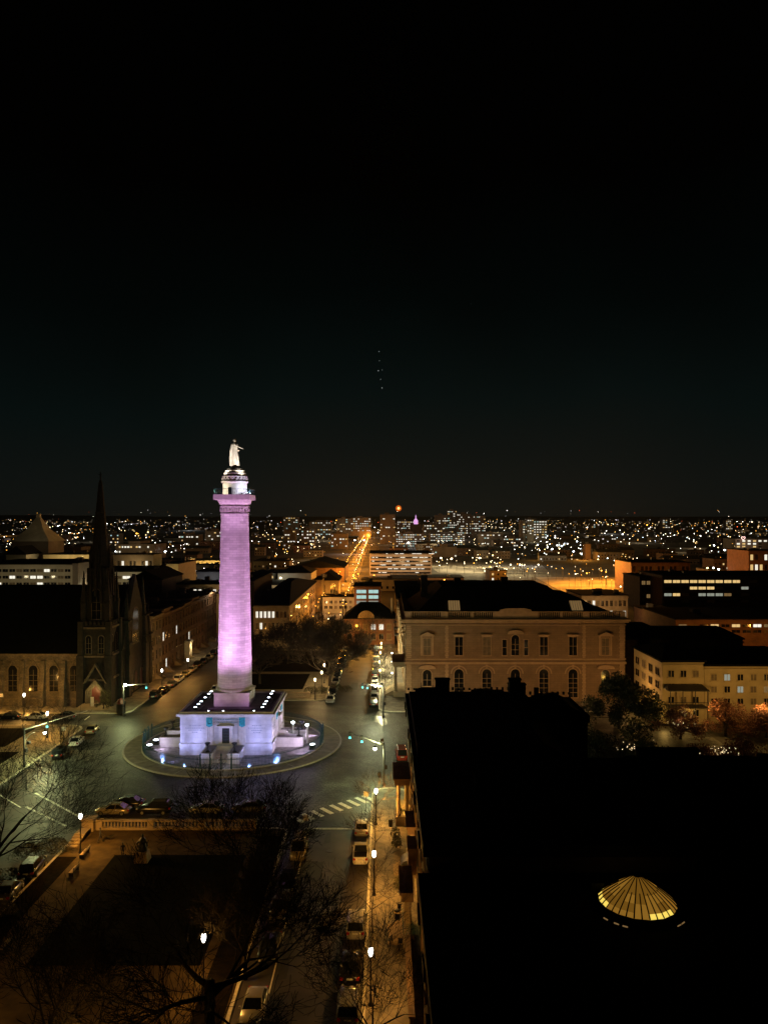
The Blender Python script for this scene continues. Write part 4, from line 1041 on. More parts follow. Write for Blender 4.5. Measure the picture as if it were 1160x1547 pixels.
# left side, columned portico lit by the street lamps
fl_=WF(PX0,0,LEFT); sg=1 if (fl_@Vector((1,0,0))).y>0 else -1
for k in range(6):
    u=sg*(PY+4+k*7); window(fl_,u,10.3,1.6,3.8,pe,M['peatrim'],hood='flat',bars=(1,1))
    if k>1: window(fl_,u,2.0,1.7,4.2,pe,M['peatrim'],arch=True,bars=(1,2))
b=MB(); b.box(PX0-2.6,PX0,PY+4,PY+14,.15,1.3)
for k in range(6): b.box(PX0-2.6-.35*(k+1),PX0-2.6-.35*k,PY+5.5,PY+12.5,.15,1.25-.18*k)
for yy in (PY+5,PY+8,PY+10.5,PY+13.5): b.lathe(PX0-2.1,yy,[(.42,1.3),(.42,1.5),(.33,1.65),(.28,6.6),(.42,6.9)],12)
b.box(PX0-2.7,PX0,PY+4,PY+14.4,6.9,7.7); b.box(PX0-2.9,PX0,PY+3.8,PY+14.6,7.7,8.0)
b.build('portico',M['tanstone'],pe)
b=MB()
for s_ in (PY+5.3,PY+12.7):
    b.tube([(PX0-4.8,s_,1.0),(PX0-2.6,s_,2.3)],[.05,.05],5)
    for k in range(7): q=k/6; b.tube([(PX0-4.8+2.2*q,s_,.2+1.1*q),(PX0-4.8+2.2*q,s_,1.0+1.3*q)],[.03,.03],4)
b.build('stair_rail',M['tanstone'],pe)
for k,(y0,y1,h) in enumerate(((214,226,15.5),(227,240,14.0),(241,262,15.0),(263,300,13))):
    t=thing('row_house',f'{ORD[k]} narrow town house behind the institute on the right street','house',(12,(y0+y1)/2,0),'town houses behind the institute')
    b=MB(); b.box(4.3,22,y0,y1,0,h); b.m=1; b.box(4.0,22.3,y0-.1,y1+.1,h,h+.4); b.build('wall',[M['tanstone'],M['slate']],t)
    for j in range(3):
        for q in range(3): window(WF(4.3,0,LEFT),sg*(y0+2.3+q*3.5),2+j*4,1.1,2.2,t,M['peatrim'],pane='glass' if (j+q+k)%4 else 'w_white')
    b=MB(); b.box(2.9,4.28,y0+3,y0+7,7.2,7.4); 
    for q in range(9): b.box(2.95,3.0,y0+3+q*.48,y0+3.05+q*.48,7.4,8.3)
    b.box(2.92,3.0,y0+3,y0+7,8.3,8.4); b.build('balcony',M['black'],t)

# ------------------------------------------------------------------ near black rooftops on the right
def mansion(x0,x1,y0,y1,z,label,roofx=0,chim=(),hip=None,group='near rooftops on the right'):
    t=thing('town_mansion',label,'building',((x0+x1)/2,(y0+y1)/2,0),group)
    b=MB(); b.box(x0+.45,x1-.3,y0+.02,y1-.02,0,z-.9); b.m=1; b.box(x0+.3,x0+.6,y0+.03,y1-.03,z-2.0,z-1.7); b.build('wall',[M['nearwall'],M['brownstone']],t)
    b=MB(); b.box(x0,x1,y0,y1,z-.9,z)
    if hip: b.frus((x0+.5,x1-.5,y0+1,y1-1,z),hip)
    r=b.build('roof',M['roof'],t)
    for (cx,cy,w,h) in chim:
        b=MB(); b.box(cx-w/2,cx+w/2,cy-.5,cy+.5,z-.1,z+h); b.box(cx-w/2-.1,cx+w/2+.1,cy-.6,cy+.6,z+h,z+h+.2)
        b.build('chimney',M['roof'],r)
    f=WF(x0+.45,0,LEFT)
    y=y0+2.2
    while y<y1-1.5:
        for zz in (2.2,6.2,10.0):
            if zz<z-4: window(f,sg*y,zz,1.1,2.3,t,M['brownstone'],bars=(0,1))
        y+=3.6
    return t
mansion(20.6,27.0,101,111.9,13.9,'lower black roof slope at the right end of the mansion beside the circle',hip=(21,25,103,110,14.6))
t=mansion(3.05,20.5,80,112,14.4,'black roofed mansion beside the circle with two broad chimneys against the institute',chim=((XA(668,111),111,2.0,2.2),(XA(655,110.4),109.6,3.6,1.1),(XA(780,111),110.9,2.4,1.5),(XA(775,110.2),109,1.6,2.6),(XA(735,111),110.5,.0+4.4,.55)),hip=(3.6,17.5,84,110,15.1))
rr=random.Random(4)
b=MB()
for k in range(30): x=3.4+k*.8; b.box(x,x+.3,111.3,111.5,15.0 if x<21 else 14.35,(15.35 if x<21 else 14.75)+rr.uniform(-.1,.1))
for k in range(16): x=21.5+k*.38; z=14.9-k*.17; b.lathe(x,108,[(.12,z-.8),(.12,z),(.18,z+.15),(.02,z+.45)],6)
b.build('roof_cresting',M['roof'],t)
mansion(2.95,24,58.2,79.8,14.9,'black roofed house in the middle of the near right row',chim=((9,70,1.6,1.4),(18,66,1.4,1.6)))
ma_=mansion(2.55,30,30,58,12.9,'black roofed mansion with the round glowing skylight',chim=((26,40,1.2,1.0),))
mansion(28,52,82,99.5,8.8,'low black roof right of the mansion beside the circle',chim=((XA(1003,98),97,7.5,1.8),(40,92,1.2,.9)),hip=(31,46,86,98,9.6))
mansion(52.4,80,76,98,8.6,'low black roof with a rounded hump at the right edge',chim=((60,95,3.2,.9),),hip=(56,76,80,96,9.5))
mansion(24.4,60,60,79.5,11.2,'flat black roof in the middle right of the picture',chim=((36,75,1.5,.7),))
mansion(30.3,60,30,58,12.4,'flat black roof in the bottom right corner',chim=((40,50,1.3,.6),))
rk=random.Random(12)
for rf_ in [o for o in list(SC.objects) if o.name.startswith('roof') and o.parent and o.parent.get('group')=='near rooftops on the right']:
    px_=rf_.parent.location; xs_=[(rf_.parent.location+v.co).x for v in rf_.data.vertices]; ys_=[(rf_.parent.location+v.co).y for v in rf_.data.vertices]; zt=max(v.co.z for v in rf_.data.vertices)
    x0,x1,y0,y1=min(xs_),max(xs_),min(ys_),max(ys_)
    for kk in range(3):
        x=rk.uniform(x0+1,x1-2); y=rk.uniform(y1-5,y1-1.5); w=rk.uniform(.3,.9); b=MB(); b.box(x-w,x+w,y-w*.6,y+w*.6,zt-1.2,zt+rk.uniform(.2,.7))
        if kk==0: b.tube([(x,y,zt),(x,y,zt+1.2)],[.06,.05],5)
        b.build('roof_vent',M['roof'],rf_)
    for kk in range(5):
        y=y0+(y1-y0)*(kk+rk.uniform(.2,.8))/5; b=MB(); b.box(x0-rk.uniform(.05,.22),x0-.002,y-rk.uniform(.3,1.2),y+.5,zt-2.0,zt-1.2); b.build('cornice_bracket',M['roof'],rf_)
# low garden wall and area railings by the near sidewalk
t=thing('garden_wall','dark brick garden wall with railings at the foot of the near mansions','wall',(2.2,64,0.15))
b=MB(); b.box(1.95,2.25,58,69.5,.15,1.9); b.box(1.85,2.35,58,69.5,1.9,2.05); b.box(2.25,2.7,69.2,69.5,.15,1.9); b.build('wall',M['brownstone'],t)
b=MB(); 
for k in range(22): b.box(2.0,2.05,69.6+k*.16,69.65+k*.16,.15,1.5)
b.box(1.98,2.07,69.5,73.2,1.4,1.46)
for k in range(14): b.box(2.0+k*.12,2.05+k*.12,69.6,69.65,2.05,3.0)
b.build('railing',M['iron'],t)
# porticos along the near sidewalk
def portico(x0,x1,y0,y1,zf,zt,label,stairs=True):
    t=thing('columned_porch',label,'porch',((x0+x1)/2,(y0+y1)/2,.15),'porches along the near sidewalk')
    b=MB(); b.box(x0,x1,y0,y1,.15,zf)
    if stairs:
        for k in range(6): b.box(x0+.2-.32*(k+1)+.0,x0+.2-.32*k,y0+.8,y1-.8,.15,zf-.1-.2*k*zf/1.4) if zf-.1-.2*k*zf/1.4>.2 else None
    b.build('porch_base',M['tanstone'],t)
    for yy in (y0+.45,y1-.45):
        for xx in (x0+.4,x1-.4):
            b=MB(); b.lathe(xx,yy,[(.32,zf),(.32,zf+.2),(.24,zf+.32),(.2,zt-.5),(.3,zt-.2),(.3,zt)],12); b.build('column',M['tanstone'],t)
    b=MB(); b.box(x0-.15,x1,y0-.15,y1+.15,zt,zt+.7); b.box(x0-.35,x1,y0-.35,y1+.35,zt+.7,zt+.9)
    b.build('porch_roof',M['brownstone'],t)
    b=MB()
    for k in range(10): q=k/9; b.box(x0+.02,x0+.06,y0+.8+(y1-y0-1.6)*q,y0+.84+(y1-y0-1.6)*q,zf,zf+.9)
    b.box(x0,x0+.08,y0+.8,y1-.8,zf+.9,zf+.97); b.build('porch_rail',M['iron'],t)
    return t
portico(1.5,3.4,99.2,105.5,1.3,5.4,'brownstone porch with orange lit columns at the far end of the near row',False)
portico(2.75,3.6,84.6,88.8,1.2,5.0,'dark roofed porch half way along the near sidewalk')
portico(1.75,2.7,70.5,75.5,.9,4.6,'pale columned porch beside the cafe tables')
t=thing('bay_window','dark red bay window jutting over the near sidewalk','bay window',(2.9,78,3))
b=MB(); b.box(2.4,3.3,76.6,79.6,4.2,6.6); b.box(2.3,3.3,76.5,79.7,6.6,6.85); b.m=1; b.box(2.39,2.6,77,79.2,4.7,6.2); b.build('bay_box',[M['brownstone'],M['glass']],t)
plight('glow',(1.9,102.4,3.6),420,(1,.55,.08),.15); 
def awning(y,z,label):
    t=thing('awning',label,'awning',(1.9,y,z),'rounded dark awnings'); b=MB()
    n=8; vs=[];fs=[]
    for k in range(n+1):
        a=math.pi/2*k/n
        for yy in (y-1,y+1): vs.append((3.0-1.2*math.sin(a),yy,z+.8*math.cos(a)))
    for k in range(n): fs.append((2*k,2*k+1,2*k+3,2*k+2))
    b.add(vs,fs); b.add([(3.0,y-1,z)]+[vs[2*k] for k in range(n+1)],[tuple(range(n+2))]); b.add([(3.0,y+1,z)]+[vs[2*k+1] for k in range(n+1)],[tuple(range(n+2))]); b.build('canvas',M['black'],t)
awning(83.3,2.4,'rounded black awning farther along the near mansions'); awning(80.8,2.0,'rounded black awning nearer the bay window')
def bistro(x,y,label):
    t=thing('cafe_table',label,'table',(x,y,.15),'cafe tables on the near sidewalk'); b=MB(); b.lathe(x,y,[(.38,.85),(.4,.88),(.38,.9)],14); b.build('tabletop',M['tanstone'],t); b=MB(); b.lathe(x,y,[(.25,.15),(.22,.18),(.03,.22),(.03,.85)],8); b.build('pedestal_leg',M['black'],t)
def chair(x,y,rz,label):
    t=thing('cafe_chair',label,'chair',(x,y,.15),'cafe chairs on the near sidewalk',rz); b=MB(); b.box(-.2,.2,-.2,.2,.43,.47); b.build('seat',M['black'],t,False)
    b=MB(); b.box(-.2,.2,-.22,-.18,.47,.9); b.build('backrest',M['black'],t,False)
    for sx_ in (-1,1):
        for sy in (-1,1): b=MB(); b.box(sx_*.18-.02,sx_*.18+.02,sy*.18-.02,sy*.18+.02,0,.43); b.build('leg',M['black'],t,False)
bistro(1.35,75.9,'round cafe table by the pale columned porch'); bistro(1.1,71.8,'round cafe table nearer the garden wall')
for k,(x,y,r) in enumerate(((.75,76.2,1.2),(1.5,77,3),(.5,71.4,1),(1.5,71.0,0))): chair(x,y,r,f'dark cafe chair, {ORD[k]} from the far end of the tables')
for k,(x,y) in enumerate(((1.6,82),(1.5,92.5),(1.4,95.2),(2.3,101.5))): shrub(x,y,.7,1.5,f'{ORD[k]} leafy planting along the foot of the near mansions','planting along the near mansions',n=500,seed=k)
for k,(px,py) in enumerate(((573,1175),(590,1250),(600,1390))):
    x,y,_=G(px,py); t=thing('litter_bin',('litter bin at the near signal mast','litter bin on the sidewalk past the crossing','litter bin near the cafe tables')[k],'bin',(x,y,.15)); b=MB(); b.lathe(x,y,[(.25,.15),(.28,.9),(.3,.95),(.2,1.05)],10); b.build('bin_body',M['black'],t)
# glowing skylight cone on the near roof
SX,SY,SZ=XA(962,53),53.0,12.9; R=2.6
t=thing('glass_skylight','round cone shaped skylight glowing yellow on the black roof at the lower right','skylight',(SX,SY,SZ))
b=MB(); b.lathe(SX,SY,[(R+.2,SZ),(R+.2,SZ+.3),(R,SZ+.36)],16)
for a_ in (-2.55,-2.3,-2.12,-.95,-.8):
    b.m=1; c_,s_=math.cos(a_),math.sin(a_); b.tube([(SX+3.25*math.cos(a_-.05),SY+3.25*math.sin(a_-.05),SZ+.06),(SX+3.25*math.cos(a_+.05),SY+3.25*math.sin(a_+.05),SZ+.06)],[.05,.05],4)
b.build('curb_ring',[M['roof'],M['w_dim']],t)
b=MB(); n=16; za,zb=SZ+.38,SZ+2.15; rr=random.Random(2)
def glassm(name,c1,s): return emit(name,c1,s)
M['sk']=mat('skylight_glass',(.5,.3,.06),.4,.2,.8)
tt=M['sk'].node_tree; bb=tt.nodes['Principled BSDF']; bb.inputs['Emission Color'].default_value=(1,.48,.06,1); bb.inputs['Emission Strength'].default_value=.24
M['sk_']=None; M['sk'].cycles.emission_sampling='NONE'; M['sk2']=emit('skylight_bright',(1,.72,.12),1.0); M['sk3']=emit('skylight_dim',(1,.46,.05),.15)
for k in range(n):
    a0=2*math.pi*k/n; a1=2*math.pi*(k+1)/n
    P_=lambda r,a,z:(SX+r*math.cos(a),SY+r*math.sin(a),z)
    def at(f): return R*(1-f*.93), za+(zb-za)*f**.85
    am=(a0+a1)/2
    for (f0,f1,mi) in ((0,.10,1 if rr.random()<.55 else 0),(.10,.3,0 if rr.random()<.7 else 2),(.3,.5,0 if rr.random()<.7 else 2),(.5,.97,0 if rr.random()<.7 else 2)):
        b.m=mi; r0_,z0_=at(f0); r1_,z1_=at(f1)
        b.add([P_(r0_,a0,z0_),P_(r0_,a1,z0_),P_(r1_,a1,z1_),P_(r1_,a0,z1_)],[(0,1,2,3)])
b.build('glass_panes',[M['sk'],M['sk2'],M['sk3']],t)
b=MB()
for k in range(32):
    a=2*math.pi*k/32; f1=.97 if k%2==0 else .55
    b.tube([(SX+(R*(1-f*.93)+.01)*math.cos(a),SY+(R*(1-f*.93)+.01)*math.sin(a),za+(zb-za)*f**.85+.02) for f in (0,f1*.12,f1*.35,f1*.65,f1)],[.05,.045,.045,.04,.035],4,False)
b.lathe(SX,SY,[(.25,zb-.1),(.3,zb+.04),(.16,zb+.14),(.05,zb+.2)],12)
b.build('ribs',M['roof'],t)

# ------------------------------------------------------------------ church on the left
CHY=164.0
ch=thing('stone_church','dark gothic stone church with steep black roof, corner tower and tall spire at the left','church',(-75,176,0))
b=MB(); b.box(-125,-58.5,CHY,188,0,11.3)
b.m=1; b.box(-125,-58.4,CHY-.25,CHY,10.9,11.3); b.box(-125,-64,CHY-.18,CHY,1.6,1.85)
nw=b.build('nave_wall',[M['churchstone'],M['churchtrim']],ch)
b=MB(); vs=[(-125,CHY-.5,11.3),(-58.2,CHY-.5,11.3),(-58.2,176,25.0),(-125,176,25.0),(-58.2,188.5,11.3),(-125,188.5,11.3)]
b.add(vs,[(0,1,2,3),(3,2,4,5),(0,3,5),(1,4,2)]); b.build('nave_roof',M['roof'],ch)
fr=WF(0,CHY,FRONT); s1=1 if (fr@Vector((1,0,0))).x>0 else -1
for px in (-12,20,51,82,113,-44):
    x=XA(px,CHY); f=window(fr,s1*x,3.2,1.9,4.6,ch,M['churchtrim'],arch=True,bars=(1,3))
    b=MB(fr)
    for k in range(9):
        for q in (-1,1): b.box(s1*x+q*1.18-.16-(.1 if k%2 else 0),s1*x+q*1.18+.16+(.1 if k%2 else 0),-.05,.12,3.2+k*.52,3.2+k*.52+.38)
    R1=1.35; b.slab([(s1*x-R1,7.8),(s1*x-R1+.25,7.8),(s1*x,9.55),(s1*x,9.95)],-.05,.2); b.slab([(s1*x+R1,7.8),(s1*x,9.95),(s1*x,9.55),(s1*x+R1-.25,7.8)],-.05,.2)
    b.build('arch_trim',M['churchtrim'],f)
for px in (4,35.5,66.5,97.5,-28):
    x=XA(px,CHY); b=MB(); b.frus((x-.5,x+.5,CHY-1.5,CHY,0),(x-.45,x+.45,CHY-1.2,CHY,5)); b.frus((x-.42,x+.42,CHY-1.0,CHY,5),(x-.4,x+.4,CHY-.4,CHY,9.8)); b.build('buttress',M['churchstone'],ch)
# front gable facing right
b=MB(); b.add([(-58.2,CHY+5,11),(-58.2,188,11),(-58.2,178,27.3),(-57.4,CHY+5,11),(-57.4,188,11),(-57.4,178,27.3)],[(0,1,2),(3,5,4),(0,3,4,1),(1,4,5,2),(2,5,3,0)]); b.box(-58.19,-57.4,CHY+6,188,0,11)
ga=b.build('front_gable',M['churchdark'],ch)
fR=WF(-57.4,0,RIGHT); s2=1 if (fR@Vector((1,0,0))).y>0 else -1
window(fR,s2*178,11.5,4.2,6.0,ch,M['churchtrim'],arch=True,bars=(3,2)); 
for yy in (174.5,178.2,182): window(fR,s2*yy,.8,1.8,3.2,ch,M['churchtrim'],pane='door',arch=True,bars=(1,0))
def pinn(b,x,y,z,w,h):
    b.box(x-w,x+w,y-w,y+w,z,z+h*.4); b.frus((x-w*1.25,x+w*1.25,y-w*1.25,y+w*1.25,z+h*.4),(x-w,x+w,y-w,y+w,z+h*.45)); b.frus((x-w,x+w,y-w,y+w,z+h*.45),(x-.03,x+.03,y-.03,y+.03,z+h))
    for k in range(4):
        q=1-k/4.5
        for sx_ in (-1,1):
            for sy in (-1,1): b.ball((x+sx_*w*q,y+sy*w*q,z+h*(.5+.12*k)),.12,4,3)
for ty_,tw_,th_ in ((172.5,.9,24),(184,1.1,26.5),(188,.8,20)):
    b=MB(); pinn(b,-57.6,ty_,0,tw_,th_)
    for zz in (12,17): b.box(-57.6-tw_-.15,-57.6+tw_+.15,ty_-tw_-.15,ty_+tw_+.15,zz,zz+.3)
    b.build('turret',M['churchdark'],ch)
# tower
TX0,TX1,TY0,TY1=-64.2,-58.3,163.2,169.6
tc_=((TX0+TX1)/2,(TY0+TY1)/2)
b=MB(); b.box(TX0,TX1,TY0,TY1,0,17.0)
b.m=1
for zz in (5.6,10.6,16.6): b.box(TX0-.25,TX1+.25,TY0-.25,TY1+.25,zz,zz+.4)
b.m=0
for x in (TX0,TX1):
    for y in (TY0,TY1): b.box(x-.75,x+.75,y-.75,y+.75,0,11); b.box(x-.55,x+.55,y-.55,y+.55,11,18.2)
# parapet, belfry, spire
for k in range(7):
    q=TX0+.3+k*(TX1-TX0-.6)/6; b.box(q-.25,q+.25,TY0-.2,TY0+.1,17.4,18.2); q=TY0+.3+k*(TY1-TY0-.6)/6; b.box(TX1-.1,TX1+.2,q-.25,q+.25,17.4,18.2)
b.box(TX0,TX1,TY0,TY1,17.0,17.4)
b.frus((TX0+.7,TX1-.7,TY0+.8,TY1-.8,17.4),(TX0+.9,TX1-.9,TY0+1,TY1-1,29.5))
for x in (TX0+.4,TX1-.4):
    for y in (TY0+.5,TY1-.5): pinn(b,x,y,17.4,.5,11.5); 
for x in (tc_[0]-1.1,tc_[0]+1.1): pinn(b,x,TY0+.5,22,.22,8.0)
for y in (tc_[1]-1.2,tc_[1]+1.2): pinn(b,TX1-.4,y,22,.22,8.0)
pinn(b,tc_[0],TY0+.35,23.5,.25,9); pinn(b,TX1-.35,tc_[1],23.5,.25,9)
tw=b.build('tower',[M['churchdark'],M['churchtrim']],ch)
for ww,zz,hh in ((1.1,11.4,3.2),(1.1,18.6,5.4)):
    for du in ((-1.35,1.35) if zz<15 else (0,)):
        window(WF(tc_[0],TY0-(0 if zz<15 else -.82),FRONT),du,zz,ww if zz<15 else 1.9,hh,tw,M['churchtrim'],arch=True,bars=(1,2))
        window(WF(TX1+(0 if zz<15 else -.82),tc_[1],RIGHT),du,zz,ww if zz<15 else 1.9,hh,tw,M['churchtrim'],arch=True,bars=(1,2))
b=MB(); b.lathe(*tc_,[(2.15,29.4),(1.95,30.5),(.42,47.6),(.2,48.4)],8,False,math.pi/8)
for k in range(8):
    a=math.pi/8+2*math.pi*k/8
    for j in range(14): q=j/14; r=2.0*(1-q)+.25; b.ball((tc_[0]+r*math.cos(a),tc_[1]+r*math.sin(a),30.3+17*q),.11,4,3)
b.lathe(*tc_,[(.95,41.2),(1.15,41.35),(.95,41.5)],8,False,math.pi/8)
for a in (-90,0,90,180):
    x,y=tc_[0]+1.9*math.cos(math.radians(a)),tc_[1]+1.9*math.sin(math.radians(a)); b.box(x-.4,x+.4,y-.4,y+.4,29.4,32); b.frus((x-.45,x+.45,y-.45,y+.45,32),(x-.02,x+.02,y-.02,y+.02,34.5))
b.cyl(*tc_,48.1,50.2,.12,n=5); b.ball((*tc_,49.0),.22,6,5); b.box(tc_[0]-.45,tc_[0]+.45,tc_[1]-.06,tc_[1]+.06,49.5,49.62)
b.build('spire',M['churchdark'],tw)
# portal
fT=WF(tc_[0]+.3,TY0-.03,FRONT)
b=MB(fT)
for k in range(4):
    r=1.9-k*.28; d=.85-k*.2
    b.box(-r-.15,-r+.12,-.05,d,0.9,3.6); b.box(r-.12,r+.15,-.05,d,.9,3.6)
    b.slab([(-r-.15,3.6),(-r+.12,3.6),(0,3.6+r*1.1),(0,3.6+r*1.1+.35)],-.05,d); b.slab([(r+.15,3.6),(0,3.6+r*1.1+.35),(0,3.6+r*1.1),(r-.12,3.6)],-.05,d)
b.slab([(-2.5,5.2),(0,9.4),(0,8.9),(-2.2,5.2)],-.05,.9); b.slab([(2.5,5.2),(2.2,5.2),(0,8.9),(0,9.4)],-.05,.9)
po=b.build('portal',M['churchtrim'],ch)
b=MB(fT); b.slab([(-1.0,.9),(1.0,.9),(1.0,3.6),(0,4.8),(-1.0,3.6)],-.02,.06); b.build('door',M['door'],po)
b=MB(fT)
for k in range(7): b.box(-2.6-k*.15,2.6+k*.15,-.0,.9+k*.38,.15,.95-k*.115)
b.build('steps',M['tanstone'],ch)
plight('glow',(tc_[0]+.3,TY0-1.5,3.6),150,(1,.75,.25),.1)
t=thing('church_banner','pale upright banner at the left of the church door','banner',(XA(140,161.5),161.5,.15)); b=MB(); x=XA(140,161.5); b.box(x-.35,x+.35,161.4,161.44,.4,2.6); b.build('banner_panel',M['marble_plain'],t); b=MB(); b.box(x-.42,x-.36,161.4,161.46,.15,2.7); b.box(x+.36,x+.42,161.4,161.46,.15,2.7); b.build('banner_frame',M['black'],t)
t=thing('notice_kiosk','dark round kiosk with a reddish cap on the church corner','kiosk',(XA(170,152),152.8,0.0)); x=XA(170,152.8); b=MB(); b.lathe(x,157.9,[(.9,.15),(.9,2.0),(1.0,2.1)],12); b.build('drum_body',M['black'],t); b=MB(); b.lathe(x,157.9,[(.95,2.1),(.7,2.7),(.1,3.2)],12); b.build('cap',M['door'],t)
t=thing('sandwich_sign','yellow lit strip of foliage beside the church corner','hedge',(XA(165,160),160,.15)) if False else None
shrub(XA(166,162),161.6,.6,4.6,'yellow lit climbing shrub beside the church door','shrubs at the church',n=500)
plight('glow',(XA(168,160.5),159.8,3.2),60,(1,.75,.2),.1)
# row houses beyond the church
names=('tan corner','brown','dark brick','white doored','narrow brick','wide brick','dim brick','last brick','far dim')
yy=188.5
for k,(w,h,m) in enumerate(((9,15.6,'tanstone'),(8,16.4,'brownstone'),(12,15.2,'brickdark'),(9,15.6,'brownstone'),(9,16.2,'brickdark'),(12,15.6,'brickred'),(10,15.8,'brickdark'),(12,15.0,'brickred'),(18,15.2,'brickdark'))):
    t=thing('row_house',f'{names[k]} row house on the street behind the column, number {ORD[k]} from the church' if False else f'{names[k]} row house, {ORD[k]} from the church on the street behind the column','house',(-66,yy+w/2,0),'row houses behind the church')
    b=MB(); b.box(-76,-57,yy,yy+w-.02,0,h); b.m=1; b.box(-76.2,-56.3,yy+.02,yy+w-.04,h,h+.5); b.box(-57,-56.7,yy+.05,yy+w-.1,h-1.0,h-.8); b.build('wall',[M[m],M['tanstone'] if k<1 else M['brownstone']],t)
    b=MB(); b.box(-75.5,-57.5,yy+.4,yy+w-.4,h+.5,h+.56); r=b.build('roof',M['roof'],t); b=MB(); b.box(-66,-64,yy+.5,yy+1.6,h+.5,h+2.2); b.build('chimney',M['brickdark'],r)
    n=3
    for j in range(4):
        for q in range(n):
            lit='glass'
            if (k,j,q) in ((1,2,0),(1,0,1),(3,1,2),(2,2,1)): lit='w_white'
            window(WF(-57,0,RIGHT),s2*(yy+w*(q+.5)/n),1.4+j*3.6,1.1,2.2,t,M['tanstone'] if k in(0,) else M['brownstone'],pane=lit,bars=(0,1))
    b=MB(); 
    for q in range(5): b.box(-57+.0,-56.8+.35*(5-q),yy+w*.35,yy+w*.65,.15+q*.25,.4+q*.25)
    b.build('stoop',M['tanstone'],t); 
    if k==3:
        b=MB(); b.box(-56.98,-55.6,yy+2.5,yy+3.1,.15,4.6); b.box(-56.98,-55.6,yy+5.2,yy+5.8,.15,4.6); b.box(-56.98,-55.4,yy+2.3,yy+6,4.6,5.2); b.build('door_porch',M['marble_plain'],t); plight('glow',(-55,yy+4.2,3.4),260,(1,.7,.3),.1)
    yy+=w

# ------------------------------------------------------------------ mid-distance buildings
def facade_windows(fr,u0,u1,z0,z1,nu,nz,parent,trim,wu=.55,wz=.55,lit={},dflt='glass',name='window'):
    du=(u1-u0)/nu; dz=(z1-z0)/nz; cnt=0
    for j in range(nz):
        for k in range(nu):
            u=u0+du*(k+.5); z=z0+dz*(j+.5); w=abs(du)*wu/2; h=dz*wz/2
            b=MB(fr); b.box(u-w-.12,u+w+.12,-.05,.08,z-h-.12,z+h+.12); b.m=1; b.box(u-w,u+w,.08,.10,z-h,z+h); b.m=0; b.box(u-w-.2,u+w+.2,-.05,.2,z-h-.25,z-h-.12)
            b.box(u-.04,u+.04,.1,.12,z-h,z+h)
            b.build(name,[trim,M[lit.get((k,j),dflt if (k*7+j*11+nu)%10>2 else 'blind')]],parent); cnt+=1
def bld(px0,px1,ytop,y,depth,m,label,group=None,name='building',roof='flat',rise=0,win=None,wtrim=None,lit={},side=None,z0w=None,xs=None,roofm='roof',dflt='glass',wz=.55,wu=.55,ztop=None):
    x0,x1=(XA(px0,y),XA(px1,y)) if xs is None else xs
    z=ZA(ytop,y) if ztop is None else ztop
    t=thing(name,label,'building',((x0+x1)/2,y+depth/2,0),group)
    b=MB(); b.box(x0,x1,y,y+depth,0,z); b.box(x0-.2,x1+.2,y-.2,y+.2,z-.8,z-.4); b.build('wall',M[m],t)
    b=MB(); b.box(x0-.35,x1+.35,y-.35,y+depth+.35,z,z+.4)
    if roof=='hip': b.frus((x0-.2,x1+.2,y-.2,y+depth+.2,z+.4),(x0+min(depth,x1-x0)*.35,x1-min(depth,x1-x0)*.35,y+depth*.4,y+depth*.6,z+rise))
    if roof=='gable': 
        xm=(x0+x1)/2; b.add([(x0-.2,y-.2,z+.4),(x1+.2,y-.2,z+.4),(xm,y-.2,z+rise),(x0-.2,y+depth,z+.4),(x1+.2,y+depth,z+.4),(xm,y+depth,z+rise)],[(0,1,2),(3,5,4),(0,2,5,3),(1,4,5,2)])
    r=b.build('roof',M[roofm],t)
    if roof=='flat':
        rr=random.Random(int(abs(x0)*7+y))
        for _ in range(3):
            b=MB()
            xx=rr.uniform(x0+2,max(x0+2.1,x1-3)); yv=y+depth*rr.uniform(.2,.8); b.box(xx,xx+rr.uniform(1,2.4),yv,yv+2,z+.4,z+.4+rr.uniform(.7,1.8))
            b.build('roof_plant',M['grey'],r)
    if win:
        nu,nz=win; f=WF(0,y,FRONT); ss=1 if (f@Vector((1,0,0))).x>0 else -1
        facade_windows(f,ss*(x0+.5),ss*(x1-.5),(z0w if z0w is not None else 1.5),z-1,nu,nz,t,M[wtrim or m],lit=lit,dflt=dflt,wz=wz,wu=wu)
    if side:
        nu,nz,sd=side; xx=x0 if sd<0 else x1; f=WF(xx,0,LEFT if sd<0 else RIGHT); ss=1 if (f@Vector((1,0,0))).y>0 else -1
        facade_windows(f,ss*(y+.5),ss*(y+depth-.5),(z0w if z0w is not None else 1.5),z-1,nu,nz,t,M[wtrim or m],dflt='glass')
    return t
rr=random.Random(9)
def rlit(nu,nz,p,kinds=('w_white','w_warm')): return {(k,j):rr.choice(kinds) for k in range(nu) for j in range(nz) if rr.random()<p}
# behind the far park
bld(383,437,915,240,95,'tanstone','orange lit stone building with a row of bright top windows right of the shaft',roof='hip',rise=4.5,win=(8,3),wtrim='peatrim',lit={(0,2):'w_white',(1,2):'w_white',(2,2):'w_white',(3,2):'w_white',(1,1):'w_white',(4,2):'w_white'},side=(12,3,1))
bld(476,485.5,876,336,20,'tanstone','tall narrow pale wall at the end of the orange lit building')
bld(487,535,902,330,12,'beige','low wide white banded building across the end of the far park',win=(6,2))
bld(535,575,886,326,20,'brickred','brick building with bluish white lit windows above the end of the right street',win=(2,3),lit={(0,1):'w_cool',(1,1):'w_cool',(0,2):'w_cool',(1,2):'w_cool',(0,0):'w_pale',(1,0):'w_pale'},z0w=4,wz=.62,wu=.8)
t=bld(520,596,935,246,14,'brickred','brick house with a curved gable closing the end of the right street',roof='hip',rise=4.6,win=(6,2),wtrim='tanstone',lit={(4,1):'w_white',(3,1):'w_white'},z0w=1)
